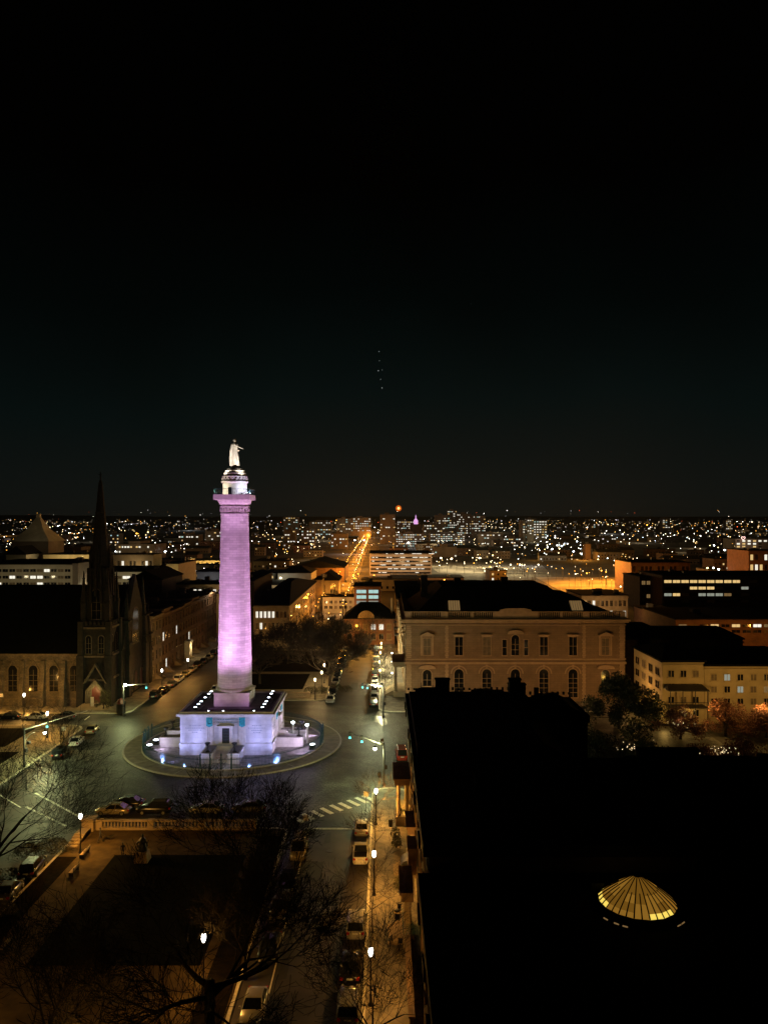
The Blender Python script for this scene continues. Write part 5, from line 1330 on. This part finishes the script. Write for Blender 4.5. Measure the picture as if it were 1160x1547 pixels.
b=MB(); c=XA(553,245.8); n=10; pts=[(c+2.6*math.cos(math.pi*k/n),8.6+2.4*math.sin(math.pi*k/n)) for k in range(n+1)]
b.slab(pts,245.2,246.3); b.build('curved_gable',M['tanstone'],t)
b=MB(); b.box(XA(590,246),XA(593,246),250,251,9,14.5); b.build('chimney',M['tanstone'],t)
t=bld(478,512,877,352,22,'tanstone','orange lit gabled house with tall arched windows',roof='gable',rise=4,win=None)
for q in (-1,1): window(WF(XA(495,352),352,FRONT),q*2.4,5,2.4,5.0,t,M['peatrim'],arch=True,bars=(1,2))
bld(380,478,884,380,30,'beige','long low pale building behind the orange lit stone building',win=(14,3),lit=rlit(14,3,.08))
bld(383,420,866,440,30,'grey','dim grey block behind the right side of the shaft',win=(7,3),lit=rlit(7,3,.2))
bld(388,430,846,600,30,'farwall','long dim hall with a lit eaves line right of the shaft',win=(10,2),lit=rlit(10,2,.4))
bld(440,520,858,500,60,'brickdark','large dark gabled shed before the bright street',roof='gable',rise=5)
bld(420,470,866,430,35,'grey','low block with a bright lamp on its wall',roof='hip',rise=3)
t=bld(558,652,836,560,50,'beige','parking garage with bright strips of light on every deck',win=None)
for j in range(6):
    f=WF(0,560,FRONT); b=MB(); z=1.5+j*2.75; b.box(XA(560,560),XA(650,560),559.9,560.3,z,z+1.2); b.m=1; r2=random.Random(j)
    x=XA(562,560)
    while x<XA(648,560):
        l=r2.uniform(1,4); 
        if r2.random()<.55: b.box(x,x+l,559.7,559.9,z+.6,z+1.1)
        x+=l+r2.uniform(.3,2)
    b.build('deck_opening',[M['glass'],M['w_white']],t)
bld(590,700,873,470,25,'brickred','long low brick wall building left of the bright parking lot',win=(16,1),lit=rlit(16,1,.15))
bld(598,735,890,300,40,'grey','dark flat block directly behind the institute roof',win=None)
bld(878,948,900,300,24,'tanstone','low lit terrace behind the right end of the institute',win=(10,2),lit=rlit(10,2,.25,('w_warm','w_white')))
# left mid-distance
bld(-40,110,853,300,40,'beige','long beige concrete building with paired window bands behind the church roof',win=(14,5),lit=rlit(14,5,.08,('w_white','w_cool')),wu=.8,wz=.42,z0w=8.6)
bld(110,118,851,299,30,'farwall','narrow dark stair tower between the two beige buildings')
bld(118,252,864,322,40,'beige','second beige concrete building with window bands behind the spire',win=(10,4),lit=rlit(10,4,.12,('w_white','w_cool')),wu=.85,wz=.45,z0w=7)
bld(252,270,852,324,30,'cream','plain lit end wall right of the second beige building')
bld(66,143,838,450,25,'cream','pale block with a grid of small square windows left of the spire',win=(14,3),lit=rlit(14,3,.2),wu=.4,wz=.35)
bld(245,338,883,262,14,'cream','low cream wing with a row of arched openings left of the shaft',win=(12,1),lit=rlit(12,1,.35,('w_white',)),z0w=14)
bld(298,338,864,300,25,'grey','grey building with two small dark windows left of the shaft',win=(3,2))
bld(170,232,838,520,20,'farwall','long dim building behind the spire with lamps on its roof',win=(10,1),lit=rlit(10,1,.2))
bld(215,338,847,600,30,'tanstone','yellow lit long building glowing left of the shaft',win=(18,3),lit=rlit(18,3,.2,('w_warm',)),wz=.5)
bld(195,245,876,245,25,'brickdark','dark gabled roof right of the church turrets',roof='gable',rise=3)
bld(338,384,878,250,40,'nearwall','dark tall block hidden in part behind the shaft')
t=thing('pyramid_roof_tower','large building with a pale pyramid roof on the left skyline','building',(XA(47,500),510,0))
x0,x1=XA(17,500),XA(76,500); b=MB(); b.box(x0+1,x1-1,500,524,0,26.5); b.build('wall',M['farwall'],t); b=MB(); xm=(x0+x1)/2
b.frus((x0,x1,499,525,26.5),(x0+7,x1-7,506,518,34)); b.frus((x0+7,x1-7,506,518,34),(xm-1.3,xm+1.3,511,513,42)); b.box(xm-1.2,xm+1.2,511,513,42,44.5); b.build('roof',M['beige'],t)
bld(10,40,838,440,20,'beige','small gabled building below the pyramid roof',roof='gable',rise=5)
# right mid-distance
t=bld(1004,1064,1001,150,17,'cream','cream house with a columned porch right of the dark tree',win=(3,4),wtrim='cream',z0w=.8,roof='hip',rise=2.2,side=(4,4,-1),wz=.48,wu=.45,xs=(54.2,62.4),ztop=12.0,lit={(1,0):'w_warm'})
b=MB(); b.box(54.6,62.0,147.2,149.9,3.6,3.8); b.box(54.4,62.2,147,149.9,6.9,7.05); b.frus((54.4,62.2,147,149.9,7.05),(54.8,61.8,149.2,149.9,7.7))
for k in range(4): b.box(54.7+k*2.38,54.85+k*2.38,147.2,147.35,0,6.9)
for k in range(24): b.box(54.7+k*.3,54.74+k*.3,147.2,147.25,3.8,4.7)
b.box(54.6,62,147.18,147.26,4.7,4.78); b.build('porch',M['black'],t); plight('glow',(58.6,148.8,3.1),110,(1,.6,.15),.1); plight('glow',(53.2,146,1.9),200,(1,.6,.15),.1)
bld(1064,1175,1007,150,15,'cream','long cream terrace with three rows of small windows at the right edge',win=(8,4),wtrim='cream',z0w=.8,roof='hip',rise=2.5,wz=.5,wu=.42,xs=(62.45,84),ztop=11.2,lit={(1,3):'w_pale',(5,3):'w_dim',(2,2):'w_pale',(4,2):'w_dim'})
bld(945,1005,958,185,12,'brickdark','dark pitched roof house between the institute and the brick block',roof='hip',rise=2.0,win=(4,3),lit={(1,2):'w_white'},z0w=3)
bld(940,1090,990,176,10,'nearwall','plain black roofed back building right of the institute',roof='hip',rise=2.4,xs=(53,82),ztop=12.4)
bld(1020,1250,936,235,30,'brickred','long orange lit brick building with a row of lit windows at the right',win=(14,2),z0w=5,lit={(3,1):'w_warm',(5,1):'w_warm',(7,1):'w_white',(8,1):'w_dim',(9,1):'w_dim',(0,1):'w_dim'},wu=.75,wz=.5)
t=bld(975,1019,922,290,14,'brickred','receding brick wing left of the long orange lit brick building',win=(5,2),z0w=5,lit={(1,1):'w_white',(3,1):'w_white',(4,1):'w_white'})
bld(1000,1210,870,330,30,'nearwall','black office block with three rows of lit windows at the right',win=(16,5),z0w=1,lit={**{(k,4):'w_warm' for k in range(0,9)},(3,3):'w_warm',(4,3):'w_warm',(5,3):'w_yel' if 0 else 'w_warm',(9,3):'w_pale',(0,2):'w_pale',(1,2):'w_warm',(4,2):'w_pale',(5,2):'w_pale',(6,2):'w_pale',(7,2):'w_dim'},wu=.84,wz=.42)
bld(966,999,872,345,24,'nearwall','narrow black wing at the left of the office block',win=(4,4),lit={(0,3):'w_dim',(1,3):'w_dim',(2,3):'w_dim',(1,1):'w_dim'},wu=.7)
bld(953,1042,850,430,30,'brickred','orange lit brick warehouse with tall window bays at the right',win=(14,2),wz=.7,z0w=1)
bld(1130,1175,832,480,30,'brickred','brick block at the right edge lit orange',win=(6,3),lit=rlit(6,3,.3))
bld(1110,1160,814,1100,40,'farwall','pale block under the heart shaped sign',win=(6,3),lit=rlit(6,3,.5))
bld(884,892,822,800,10,'brickdark','slim dark brick tower beside the lit orange sheds')
bld(858,900,848,790,30,'brickred','orange lit brick shed beside the slim tower',win=(8,2),lit=rlit(8,2,.15))
# heart shaped sign
t=thing('heart_sign','glowing heart shaped sign on the right skyline','sign',(XA(1122,1095),1095,20)); b=MB(); pts=[]
for k in range(33):
    a=2*math.pi*k/32; hx=16*math.sin(a)**3; hz=13*math.cos(a)-5*math.cos(2*a)-2*math.cos(3*a)-math.cos(4*a); pts.append((XA(1122,1095)+hx*.17,1095,ZA(813,1095)+hz*.17))
b.tube(pts,[.42]*33,5); b.build('neon_tube',emit('neon_heart',(1,.62,.55),2.2),t); b=MB(); b.box(pts[0][0]-.3,pts[0][0]+.3,1095.6,1096.2,8,ZA(822,1095)); b.build('post',M['black'],t)

# skyline blocks: px0, px1, top row, distance, columns, rows, chance lit, material
sky=[(428,450,781,1900,6,6,.35,'pale lit block on the skyline right of the column'),(467,500,788,1700,8,7,.2,'broad dim block with scattered windows on the skyline'),(509,530,783,1650,5,8,.15,'plain pale slab left of the long lit skyline block'),(530,560,782,1660,9,6,.5,'long lit skyline block left of the bright street'),
 (574,597,777,1350,6,10,.12,'tall dark tower at the end of the bright street'),(598,640,806,1200,12,6,.75,'wide block with bright white floors right of the dark tower'),(600,625,787,1900,9,4,.5,'low lit block below the purple dome'),
 (657,676,778,1700,7,8,.45,'left tower of the dense lit cluster on the skyline'),(676,690,771,1720,5,10,.45,'tallest tower of the dense lit skyline cluster'),(690,712,776,1710,8,9,.45,'middle tower of the dense lit skyline cluster'),(712,733,779,1690,8,7,.5,'right tower of the dense lit skyline cluster'),
 (650,702,806,1300,14,6,.6,'broad block with bright white windows under the skyline cluster'),(640,672,792,1450,8,6,.4,'dim block between the purple dome and the cluster'),(789,826,786,1500,9,7,.65,'yellow lit block standing alone right of the cluster'),(796,806,784,1490,3,6,.7,'narrow bright front of the lone yellow lit block'),
 (430,446,800,1150,4,5,.5,'small block with bright yellow windows right of the column'),(455,475,800,1200,5,5,.35,'small block with pale windows right of the column'),(500,525,806,1100,6,4,.3,'squat block before the long skyline block'),(640,656,824,900,5,4,.3,'squat dark block left of the bright parking lot'),
 (656,690,826,850,8,3,.1,'low dim roofed block above the bright parking lot'),(722,760,806,1300,9,4,.3,'pale low block right of the bright white windows'),(760,790,812,1200,8,3,.3,'low block before the lone yellow lit block'),(893,905,791,1800,4,4,.3,'dim block on the right skyline'),
 (905,930,812,1300,7,3,.15,'wide dark block right of the white lamps'),(1000,1012,782,2200,3,6,.3,'thin mast topped block on the right skyline'),(1096,1106,786,2100,4,5,.4,'small tower with a white top lamp on the right skyline'),(160,180,806,1150,6,3,.3,'low lit block right of the spire'),
 (270,300,808,1100,8,3,.3,'low lit block left of the column'),(310,336,802,1200,6,3,.2,'dim block close left of the column'),(175,235,822,800,14,2,.35,'long low shed with lamps behind the spire'),(92,140,832,640,12,1,.5,'long low shed with bright eaves left of the spire'),(268,272,786,2000,2,6,.2,'thin dark tower on the skyline left of the column')]
for k,(a,c,yt,y,nu,nz_,p,lab) in enumerate(sky):
    x0,x1=XA(a,y),XA(c,y); z=ZA(yt,y); g0=gz(y); z=max(z,g0+8); dp=min(40,(x1-x0))
    t=thing('distant_block',lab,'building',((x0+x1)/2,y+dp/2,g0),'distant blocks on the skyline')
    b=MB(); b.box(x0,x1,y,y+dp,g0-1,z); b.box(x0+(x1-x0)*.3,x0+(x1-x0)*.6,y+3,y+dp-3,z,z+3); b.build('wall',M['farwall'],t)
    r2=random.Random(k*13+1); b=MB(); kinds=[0,0,0,1,2]
    for j in range(nz_):
        run=r2.random()<.25
        for i in range(nu):
            if r2.random()<p or (run and r2.random()<.5):
                du=(x1-x0)/nu; dz=min(z-g0,nz_*5.0)/nz_; b.m=r2.choice(kinds); w=du*r2.uniform(.18,.38); zc=z-dz*(j+.6); b.box(x0+du*(i+.5)-w,x0+du*(i+.5)+w,y-.3,y-.05,zc-dz*.16,zc+dz*.16)
    if b.v: o=b.build('lit_windows',[M['w_white'],M['w_warm'],M['w_cool']],t); o['kind']='stuff'
# domed hall; its purple lighting is put into the dome's own glow
t=thing('domed_hall','small purple lit dome on the skyline right of the orange moon','building',(XA(628,1880),1880,6)); x=XA(628,1880)
M['e_purple']=emit('dome_purple_glow',(1,.5,1),.9)
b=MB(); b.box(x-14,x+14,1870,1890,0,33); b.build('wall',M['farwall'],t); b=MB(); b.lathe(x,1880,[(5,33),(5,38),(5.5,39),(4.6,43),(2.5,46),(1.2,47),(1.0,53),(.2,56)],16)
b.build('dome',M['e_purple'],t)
# random generic blocks filling the plain
r2=random.Random(77); NG=0; placed=[]
for k in range(420):
    if NG>=150: break
    y=330*math.exp(r2.random()*2.2); px=r2.uniform(-30,1190); x=XA(px,y); w=r2.uniform(10,34); d=r2.uniform(8,24); h=r2.uniform(5,10)+(4 if r2.random()<.12 else 0)
    if abs(x-(-17-.0125*y))<9+w/2 and y<2400: continue
    if y<520 and (px<345 or px>935): continue
    if 640<px<820 and 520<y<760: continue
    if 800<px<960 and 410<y<560: continue
    if y<430: continue
    if any(abs(x-q[0])<(w+q[2])*.55 and abs(y-q[1])<(d+q[3])*.55 for q in placed): continue
    placed.append((x,y,w,d)); NG+=1; g0=gz(y)
    b=MB(); b.box(x-w/2,x+w/2,y-d/2,y+d/2,g0-1,g0+h)
    if r2.random()<.4: b.m=1; b.add([(x-w/2-.3,y-d/2-.3,g0+h),(x+w/2+.3,y-d/2-.3,g0+h),(x+w/2+.3,y,g0+h+3),(x-w/2-.3,y,g0+h+3),(x+w/2+.3,y+d/2+.3,g0+h),(x-w/2-.3,y+d/2+.3,g0+h)],[(0,1,2,3),(3,2,4,5),(0,3,5),(1,4,2)])
    else: b.m=1; b.box(x-w/2-.2,x+w/2+.2,y-d/2-.2,y+d/2+.2,g0+h,g0+h+.4); b.box(x-1.5,x+1,y-1,y+1,g0+h+.4,g0+h+1.8)
    q=int(w/3)
    for i in range(q):
        for j in range(int(h/3.2)):
            lit=r2.random()<.13; b.m=2 if not lit else r2.choice((3,3,4,5)); xx=x-w/2+(i+.5)*w/q; b.box(xx-.6,xx+.6,y-d/2-.06,y-d/2-.005,g0+1.2+j*3.2,g0+2.6+j*3.2)
    o=b.build('distant_house',[M[('brickdark','farwall','brickred','grey')[k%4]],M['slate'],M['glass'],M['w_white'],M['w_warm'],M['w_dim']]); rebase(o,(x,y,g0))
    tag(o,'low flat or gabled building among the scattered lights of the plain','building','low buildings scattered over the plain')

# lots and the bright street
struct(MB().add([(XA(650,700),590,.02),(XA(830,590),590,.02),(XA(815,740),740,.02),(XA(640,740),740,.02)],[(0,1,2,3)]).build('parking_lot',M['lot']))
struct(MB().add([(XA(822,480),432,.03),(XA(958,432),432,.03),(XA(950,545),545,.03),(XA(808,545),545,.03)],[(0,1,2,3)]).build('parking_lot',M['lot']))
vs=[];fs=[]; yl=[262,330,600,1000,1500,2000,2600]
for y in yl: c=-17-.0125*y; vs+=[(c-6,y,gz(y)+.05),(c+6,y,gz(y)+.05)]
for k in range(len(yl)-1): fs.append((2*k,2*k+1,2*k+3,2*k+2))
struct(MB().add(vs,fs).build('road',M['lot']))
struct(MB().add([(-150,262,.04),(20,262,.04),(20,274,.04),(-150,274,.04)],[(0,1,2,3)]).build('road',M['lot']))

# ------------------------------------------------------------------ distant lamps
spots=[]   # x,y,ground,kind,size,height
def far(px,py,kind,size=1.0,h=8): 
    x,y,z=G(px,py,h); 
    if kind in 'wc' and size<1.5 and random.random()<.45: kind=random.choice('aay')
    spots.append([x,y,z-h,kind,size,h])
r3=random.Random(5)
M['e_dimw']=emit('lamp_dim_white',(1,.86,.62),.9); M['e_dimo']=emit('lamp_dim_orange',(1,.5,.15),.8); M['e_midw']=emit('lamp_mid_white',(.95,.95,1),2.5)
K={'1':'e_dimw','2':'e_dimo','3':'e_midw','w':'e_white','a':'e_warm','o':'e_orange','c':'e_cool','r':'e_red','y':'e_yellow'}
def clus(px,py,sx,sy,n,kinds,s0=.7,s1=1.3,h=8):
    for _ in range(n):
        a=r3.gauss(px,sx); bq=max(776 if 0 else 787-8+1,r3.gauss(py,sy)); bq=max(bq,780)
        if -20<a<1180: far(a,bq,r3.choice(kinds),r3.uniform(s0,s1),h)
# named bright ones first (they become single things)
for px,py,k,s in ((176,833,'c',2.6),(197,828,'a',1.8),(250,833,'c',2.2),(290,834,'c',2.6),(68,798,'y',2),(207,806,'o',1.8),(224,804,'y',1.6),(135,853,'y',2),(244,843,'w',1.5),(260,842,'y',1.6),(221,848,'y',1.5),(296,847,'y',1.7),(320,848,'y',1.7),(271,874,'a',1.8),
  (416,840,'o',1.3),(424,873,'a',2.4),(508,786,'o',1.6),(418,838,'a',1.2),(434,833,'o',1.3),(458,825,'y',1.5),(470,822,'y',1.5),(515,816,'w',2),(536,816,'w',1.8),(550,816,'w',1.8),(537,827,'w',1.2),(617,820,'w',2.6),(666,843,'a',2.2),(682,844,'a',2.6),(724,843,'a',2.2),(740,812,'c',2.8),(743,816,'c',2),(760,831,'c',1.6),
  (771,853,'a',2),(785,853,'a',2.2),(813,853,'a',2),(765,860,'c',1.4),(744,839,'y',1.8),(755,850,'o',1.6),(765,874,'o',1.8),(740,856,'o',1.6),(826,810,'c',1.6),(838,812,'w',1.6),(848,825,'c',2),(833,830,'c',1.6),(812,823,'c',1.6),(866,833,'c',1.8),(878,837,'c',1.7),(903,845,'y',1.8),(886,866,'o',1.8),(869,867,'a',1.6),(908,862,'o',1.6),(915,864,'o',1.6),(937,886,'a',1.8),(953,880,'o',2.2),(671,876,'o',2),
  (1078,824,'c',2),(1094,831,'c',2.2),(1072,824,'c',1.4),(1084,827,'w',1.4),(1120,812,'o',.8),(1077,858,'w',2.6),(1085,860,'c',2.4),(1068,858,'y',2.4),(950,822,'w',1.2),(940,807,'c',1.6),(924,809,'c',1.2),(1047,818,'c',1.2),(977,793,'o',1.5),(1003,785,'w',1.2),(1113,796,'r',1.2),(1100,786,'w',2),(1033,862,'w',1.4),
  (534,869,'o',1.8),(541,867,'o',1.6),(535,873,'o',1.7),(538,874,'o',1.4),(565,869,'o',1.6),(515,925,'o',0.9),(497,926,'o',.9),(479,941,'o',.9),(473,931,'o',.9),(540,887,'o',1),(564,887,'o',1),(523,912,'o',.8)):
    far(px,py,k,s)
N1=len(spots)
# the orange street: pairs of lamps
y=285
while y<2600:
    c=-17-.0125*y
    for s_ in (-5,5): spots.append([c+s_+r3.uniform(-.5,.5),y+r3.uniform(-3,3),gz(y),'o' if r3.random()<.8 else 'a',r3.uniform(.8,1.3),8])
    if r3.random()<.75: spots.append([c+r3.uniform(-3,3),y+8,gz(y)-6.5,r3.choice('aarw'),.7,7.2])
    y*=1.045
N2=len(spots)
clus(690,848,40,4,26,'aaoy',.8,1.4); clus(780,858,40,4,24,'aaoy',.8,1.4); clus(850,826,25,7,36,'cccw',.9,1.6); clus(455,822,25,8,30,'aoyw'); clus(700,818,25,4,20,'wcw')
clus(640,818,18,6,20,'wwc'); clus(780,820,60,9,40,'wwca'); clus(290,820,60,8,34,'wwya'); clus(170,808,90,8,40,'wwyo'); clus(60,808,50,8,26,'wwao'); clus(960,812,90,8,50,'wwwc'); clus(1040,808,80,7,36,'wwco')
clus(880,860,40,5,26,'aoo'); clus(935,845,22,3,16,'ywc',1,1.6); clus(430,850,25,8,20,'wwa'); clus(270,856,35,4,14,'yyw'); clus(120,830,70,6,18,'wwy'); clus(480,805,50,7,40,'wway'); clus(1080,830,40,8,20,'wwa'); clus(1100,870,40,10,8,'wa')
clus(900,872,30,3,8,'aoc'); clus(100,871,60,4,10,'ww',.4,.8); clus(620,800,30,4,18,'wwa')
N3=len(spots)
# horizon carpet
for _ in range(1100):
    px=r3.uniform(-10,1170); py=783+abs(r3.gauss(0,1))*12+r3.random()*4
    if px<440 and r3.random()<.25: continue
    far(px,py,r3.choices('wacoyr123',(5,7,3,6,5,2,32,26,12))[0],r3.uniform(.4,1.0)*(1 if r3.random()<.9 else 1.7))
for _ in range(64):                              # street lines: lamps strung along avenues
    px=r3.uniform(-10,1170); y=650*math.exp(r3.random()*1.7); x=XA(px,y); a=r3.choice((0.0,math.pi/2,.12,math.pi/2+.12,-.25)); st=r3.uniform(28,55); kk=r3.choice('a1o2w3ya1o'); nn=int(r3.uniform(6,22))
    for q in range(nn):
        xx=x+math.cos(a)*st*(q-nn/2)+r3.uniform(-3,3); yy=y+math.sin(a)*st*(q-nn/2)+r3.uniform(-3,3)
        if yy>560 and r3.random()<.85: spots.append([xx,yy,gz(yy),kk,r3.uniform(.5,1.0),8])
for _ in range(60): 
    px=r3.uniform(0,1160); y=r3.uniform(2500,6000); spots.append([XA(px,y),y,gz(y),r3.choice('123orw'),r3.uniform(.4,.8),r3.uniform(20,60)])
protos={}
def onelamp(sp,label,group):
    x,y,g,k,s,h=sp; r=max(.18,s*y*.00042*(1.25 if s>1.4 else 1)); r=min(r,2.4); rq=round(math.log(r)*5)/5; r=math.exp(rq)
    key=(k,rq,round(h))
    if key not in protos:
        b=MB(); b.ball((0,0,h),r,6,5,(1,1,.8)); b.m=1; b.cyl(0,0,0,h-r*.5,.09,n=4); b.cyl(0,0,h+r*.7,h+r*.7+.1,r*.6,n=6)
        protos[key]=b.build('distant_lamp',[M[K[k]],M['black']]); o=protos[key]
    else: o=protos[key].copy(); COL.objects.link(o)
    o.location=(x,y,g); tag(o,label,'street lamp',group); return o
kn={'1':'dim white','2':'dim orange','3':'pale','w':'white','a':'warm white','o':'orange','c':'cool white','r':'red','y':'yellow'}
def side_of(sp):
    px=CX+F*sp[0]/sp[1]
    return 'left of the spire' if px<150 else 'between the spire and the column' if px<335 else 'between the column and the bright street' if px<540 else 'right of the bright street' if px<790 else 'right of the lone lit block'
for i,sp in enumerate(spots[:300]):
    where='lining the bright orange street' if N1<=i<N2 else 'on the plain '+side_of(sp)
    onelamp(sp,f'{"bright" if sp[4]>1.4 else "small"} distant {kn[sp[3]]} lamp {where}',f'{"bright" if sp[4]>1.4 else "small"} {kn[sp[3]]} lamps {where}')
mats=['w','a','c','o','y','r','1','2','3']; b=MB()
for x,y,g,k,s,h in spots[300:]:
    r=min(max(.18,s*y*.00035),1.9); b.m=mats.index(k); b.ball((x,y,g+h),r,5,4,(1,1,.8)); b.m=9; b.cyl(x,y,g,g+h-r*.5,.09,n=3)
o=b.build('distant_city_lights',[M[K[k]] for k in mats]+[M['black']]); tag(o,'countless tiny lamps dotting the far plain up to the horizon','city lights',None,'stuff')
# light pools under the distant lamps, then lights added to brighten facades
def pool(px,py,pw,c,h=8,z=None):
    x,y,g=G(px,py,0); plight('glow',(x,y,g+h),pw,c,.4)
ys_=[290]
while ys_[-1]<2300: ys_.append(ys_[-1]*1.075)
for y in ys_:
    c=-17-.0125*y; sgn_=1 if ys_.index(y)%2 else -1
    pw_=11000*(min(y,1100)/400)**.6*(.12 if y<350 else .45 if y<440 else 1)
    plight('glow',(c+4.5*sgn_,y,gz(y)+7.5),pw_,(1,.33,.03),.4); plight('glow',(c-4.5*sgn_,y+12,gz(y)+7.5),pw_,(1,.33,.03),.4)
for px,py in ((676,861),(700,864),(730,866),(760,868),(790,869),(715,857),(750,858),(670,856)): pool(px,py,22000,(1,.78,.4),14)
for px,py in ((842,884),(870,880),(900,884),(930,884),(885,890),(940,878),(915,878)): pool(px,py,40000,(1,.34,.03),14)
def wall_fill(px,y,pw,c,h=8): plight('glow',(XA(px,y),y,gz(y)+h),pw,c,.4)  # bare light added before a wall to brighten it, mostly without a lamp
for px,y,pw,c,h in ((-20,284,800,(1,.80,.45),17),(25,284,800,(1,.80,.45),17),(70,284,800,(1,.80,.45),17),(104,284,500,(1,.8,.45),17),(130,306,800,(1,.85,.5),14),(160,306,800,(1,.85,.5),14),(205,306,900,(1,.85,.5),14),(240,306,900,(1,.80,.4),14),(261,314,1400,(1,.72,.28),15),
   (85,438,4200,(1,.8,.4),18),(125,438,4200,(1,.75,.35),18),(225,585,16000,(1,.75,.25),8),(250,585,16000,(1,.75,.25),8),(278,585,16000,(1,.72,.2),8),(305,585,16000,(1,.7,.2),8),(328,585,13000,(1,.7,.2),8),(200,510,6000,(1,.7,.3),8),
   (265,252,900,(1,.6,.25),16),(300,252,900,(1,.65,.3),16),(325,252,900,(1,.7,.4),16),(318,288,1500,(.9,.9,1),14),(47,485,600,(1,.80,.45),33),
   (990,412,1500,(1,.36,.05),8),(1020,412,1500,(1,.36,.05),8),(965,405,700,(1,.36,.05),8),(1150,462,3000,(1,.36,.05),8),(620,452,3600,(1,.6,.25),5),(665,452,5200,(1,.6,.2),6),(880,780,24000,ORANGE,7),(905,288,1500,(1,.6,.25),7),(930,288,1500,(1,.6,.25),7),
   (575,545,2600,(1,.75,.5),8),(610,545,2600,(1,.75,.5),8),(640,545,2600,(1,.75,.5),8),(420,365,2600,(1,.75,.45),7),(450,365,2600,(1,.75,.45),7),(424,420,2600,(1,.9,.6),9),(500,345,1800,(1,.5,.1),5),(490,322,900,(1,.6,.25),4),(525,322,900,(1,.6,.25),4),
   (400,590,9000,(1,.8,.5),6),(1130,1080,8000,(1,.7,.5),8),(500,1550,26000,(1,.75,.45),14),(545,1560,26000,(1,.75,.45),14),(480,1600,16000,(1,.75,.45),14),(690,1600,12000,(1,.75,.7),14),(620,1150,9000,(1,.95,.9),10),(680,1250,9000,(.9,.95,1),10),(586,1310,7000,(1,.6,.3),10),(805,1460,14000,(1,.85,.5),12)): wall_fill(px,y,pw,c,h)
for x,y,z,pw,c in ((-21.5,255,6,900,(1,.42,.05)),(-24,275,6,1500,(1,.42,.05)),(-26,300,6,1800,(1,.42,.05)),(-10,266,6,900,(1,.42,.05)),(-38,232,5,240,(1,.45,.08)),(-9,238,5,2000,(1,.38,.03)),(-3.5,236,4,1300,(1,.38,.03)),(-6,228,5,900,(1,.38,.03)),(-15,318,7,900,(1,.5,.2)),(-19,242,5,380,(1,.42,.05)),
   (92,222,6,1300,(1,.38,.05)),(105,222,6,1300,(1,.38,.05)),(118,222,6,1300,(1,.38,.05)),(84,275,9,1800,(1,.38,.05)),
   (10,157,6.4,800,(1,.50,.16)),(24,154,6.2,950,(1,.50,.16)),(38,154,6.2,1000,(1,.50,.16)),(50,157,6.4,700,(1,.50,.16)),
   (58,139,6.5,1100,(1,.55,.14)),(68,139,6.5,1150,(1,.55,.14)),(78,139,6.5,1100,(1,.55,.14)),(51.0,157,3.2,150,(1,.55,.08)),
   (-78,158.5,2.4,340,(1,.48,.08)),(-86,158.5,2.4,340,(1,.48,.08)),(-70,158.5,2.4,300,(1,.48,.08)),(-48,232,5,200,(1,.5,.15))): plight('glow',(x,y,z),pw,c,.2)  # bare lights added in front of facades, no lamps built for them

rl=random.Random(21)
for _ in range(46):  # scattered lights added to brighten houses and ground, no lamps built
    y=520*math.exp(rl.random()*1.6); px=rl.uniform(0,1160)
    if px<340 and y<620: continue
    plight('glow',(XA(px,y),y,gz(y)+rl.uniform(9,13)),5200*(y/600)**1.3,rl.choice(((1,.45,.08),(1,.7,.35),(1,.8,.5),(.9,.95,1))),.4)
# uneven far hills closing the plain
b=MB(); vs=[];fs=[]; rl=random.Random(8); n=150
hz=[0]*(n+1)
for oct_,am in ((5,16),(13,10),(33,6),(75,4)):
    ph=[rl.uniform(-1,1) for _ in range(oct_+2)]
    for k in range(n+1):
        t_=k/n*oct_; i=int(t_); f=t_-i; f=f*f*(3-2*f); hz[k]+=am*(ph[i]*(1-f)+ph[min(i+1,oct_+1)]*f)
for k in range(n+1):
    x=-6500+13000*k/n
    for (yy,zz) in ((7200,60),(7900,92+hz[k]),(8800,60)): vs.append((x,yy,zz))
for k in range(n):
    for j in range(2): q=k*3+j; fs.append((q,q+3,q+4,q+1))
b.add(vs,fs); struct(b.build('hills',M['farland']))
# ------------------------------------------------------------------ moon and stars
t=MB(); t.ball((0,0,0),36,20,12)
M['moon']=emit('orange_moon',(1,.18,.012),.75); o=t.build('moon',M['moon']); d=9500; o.location=(XA(602,d),d,ZA(768,d)); o.scale=(1.0,)*3
tag(o,'small orange moon low over the end of the bright street','moon')
t=MB(); t.ball((0,0,0),15,12,8); M['mooncore']=emit('moon_core',(1,.62,.15),3); o2=t.build('bright_core',M['mooncore'],o,False); o2.location=(0,-30,0)
d=20000; M['star']=emit('faint_star',(.85,1,.95),.55)
for k,(px,py,s) in enumerate(((572.5,531,.7),(573,545,.5),(571.5,560,.9),(577,559,.5),(575,573,.6),(577,586,.9),(711,459,.35))):
    t=MB(); t.ball((0,0,0),11*s,6,5); o=t.build('star',M['star']); o.location=(XA(px,d),d,ZA(py,d)); tag(o,('star at the top of the short column of stars','faint star second from the top of the column','star in the middle of the column','faint star right beside the middle one','faint star fifth down the column','lowest star of the column','faint lone star high to the right','faint lone star low to the right','faint lone star low to the left')[k],'star','stars')

# ------------------------------------------------------------------ haze
b=MB(); b.box(-7000,7000,-300,9100,-2.2,160)
hm=bpy.data.materials.new('night_haze'); hm.use_nodes=True; ht=hm.node_tree; ht.nodes.clear()
ho=ht.nodes.new('ShaderNodeOutputMaterial'); hv=ht.nodes.new('ShaderNodeVolumePrincipled'); hv.inputs['Color'].default_value=(.70,.88,.86,1); hv.inputs['Density'].default_value=.000022
ht.links.new(hv.outputs[0],ho.inputs['Volume'])
hz_=b.build('haze',hm); hz_['kind']='stuff'
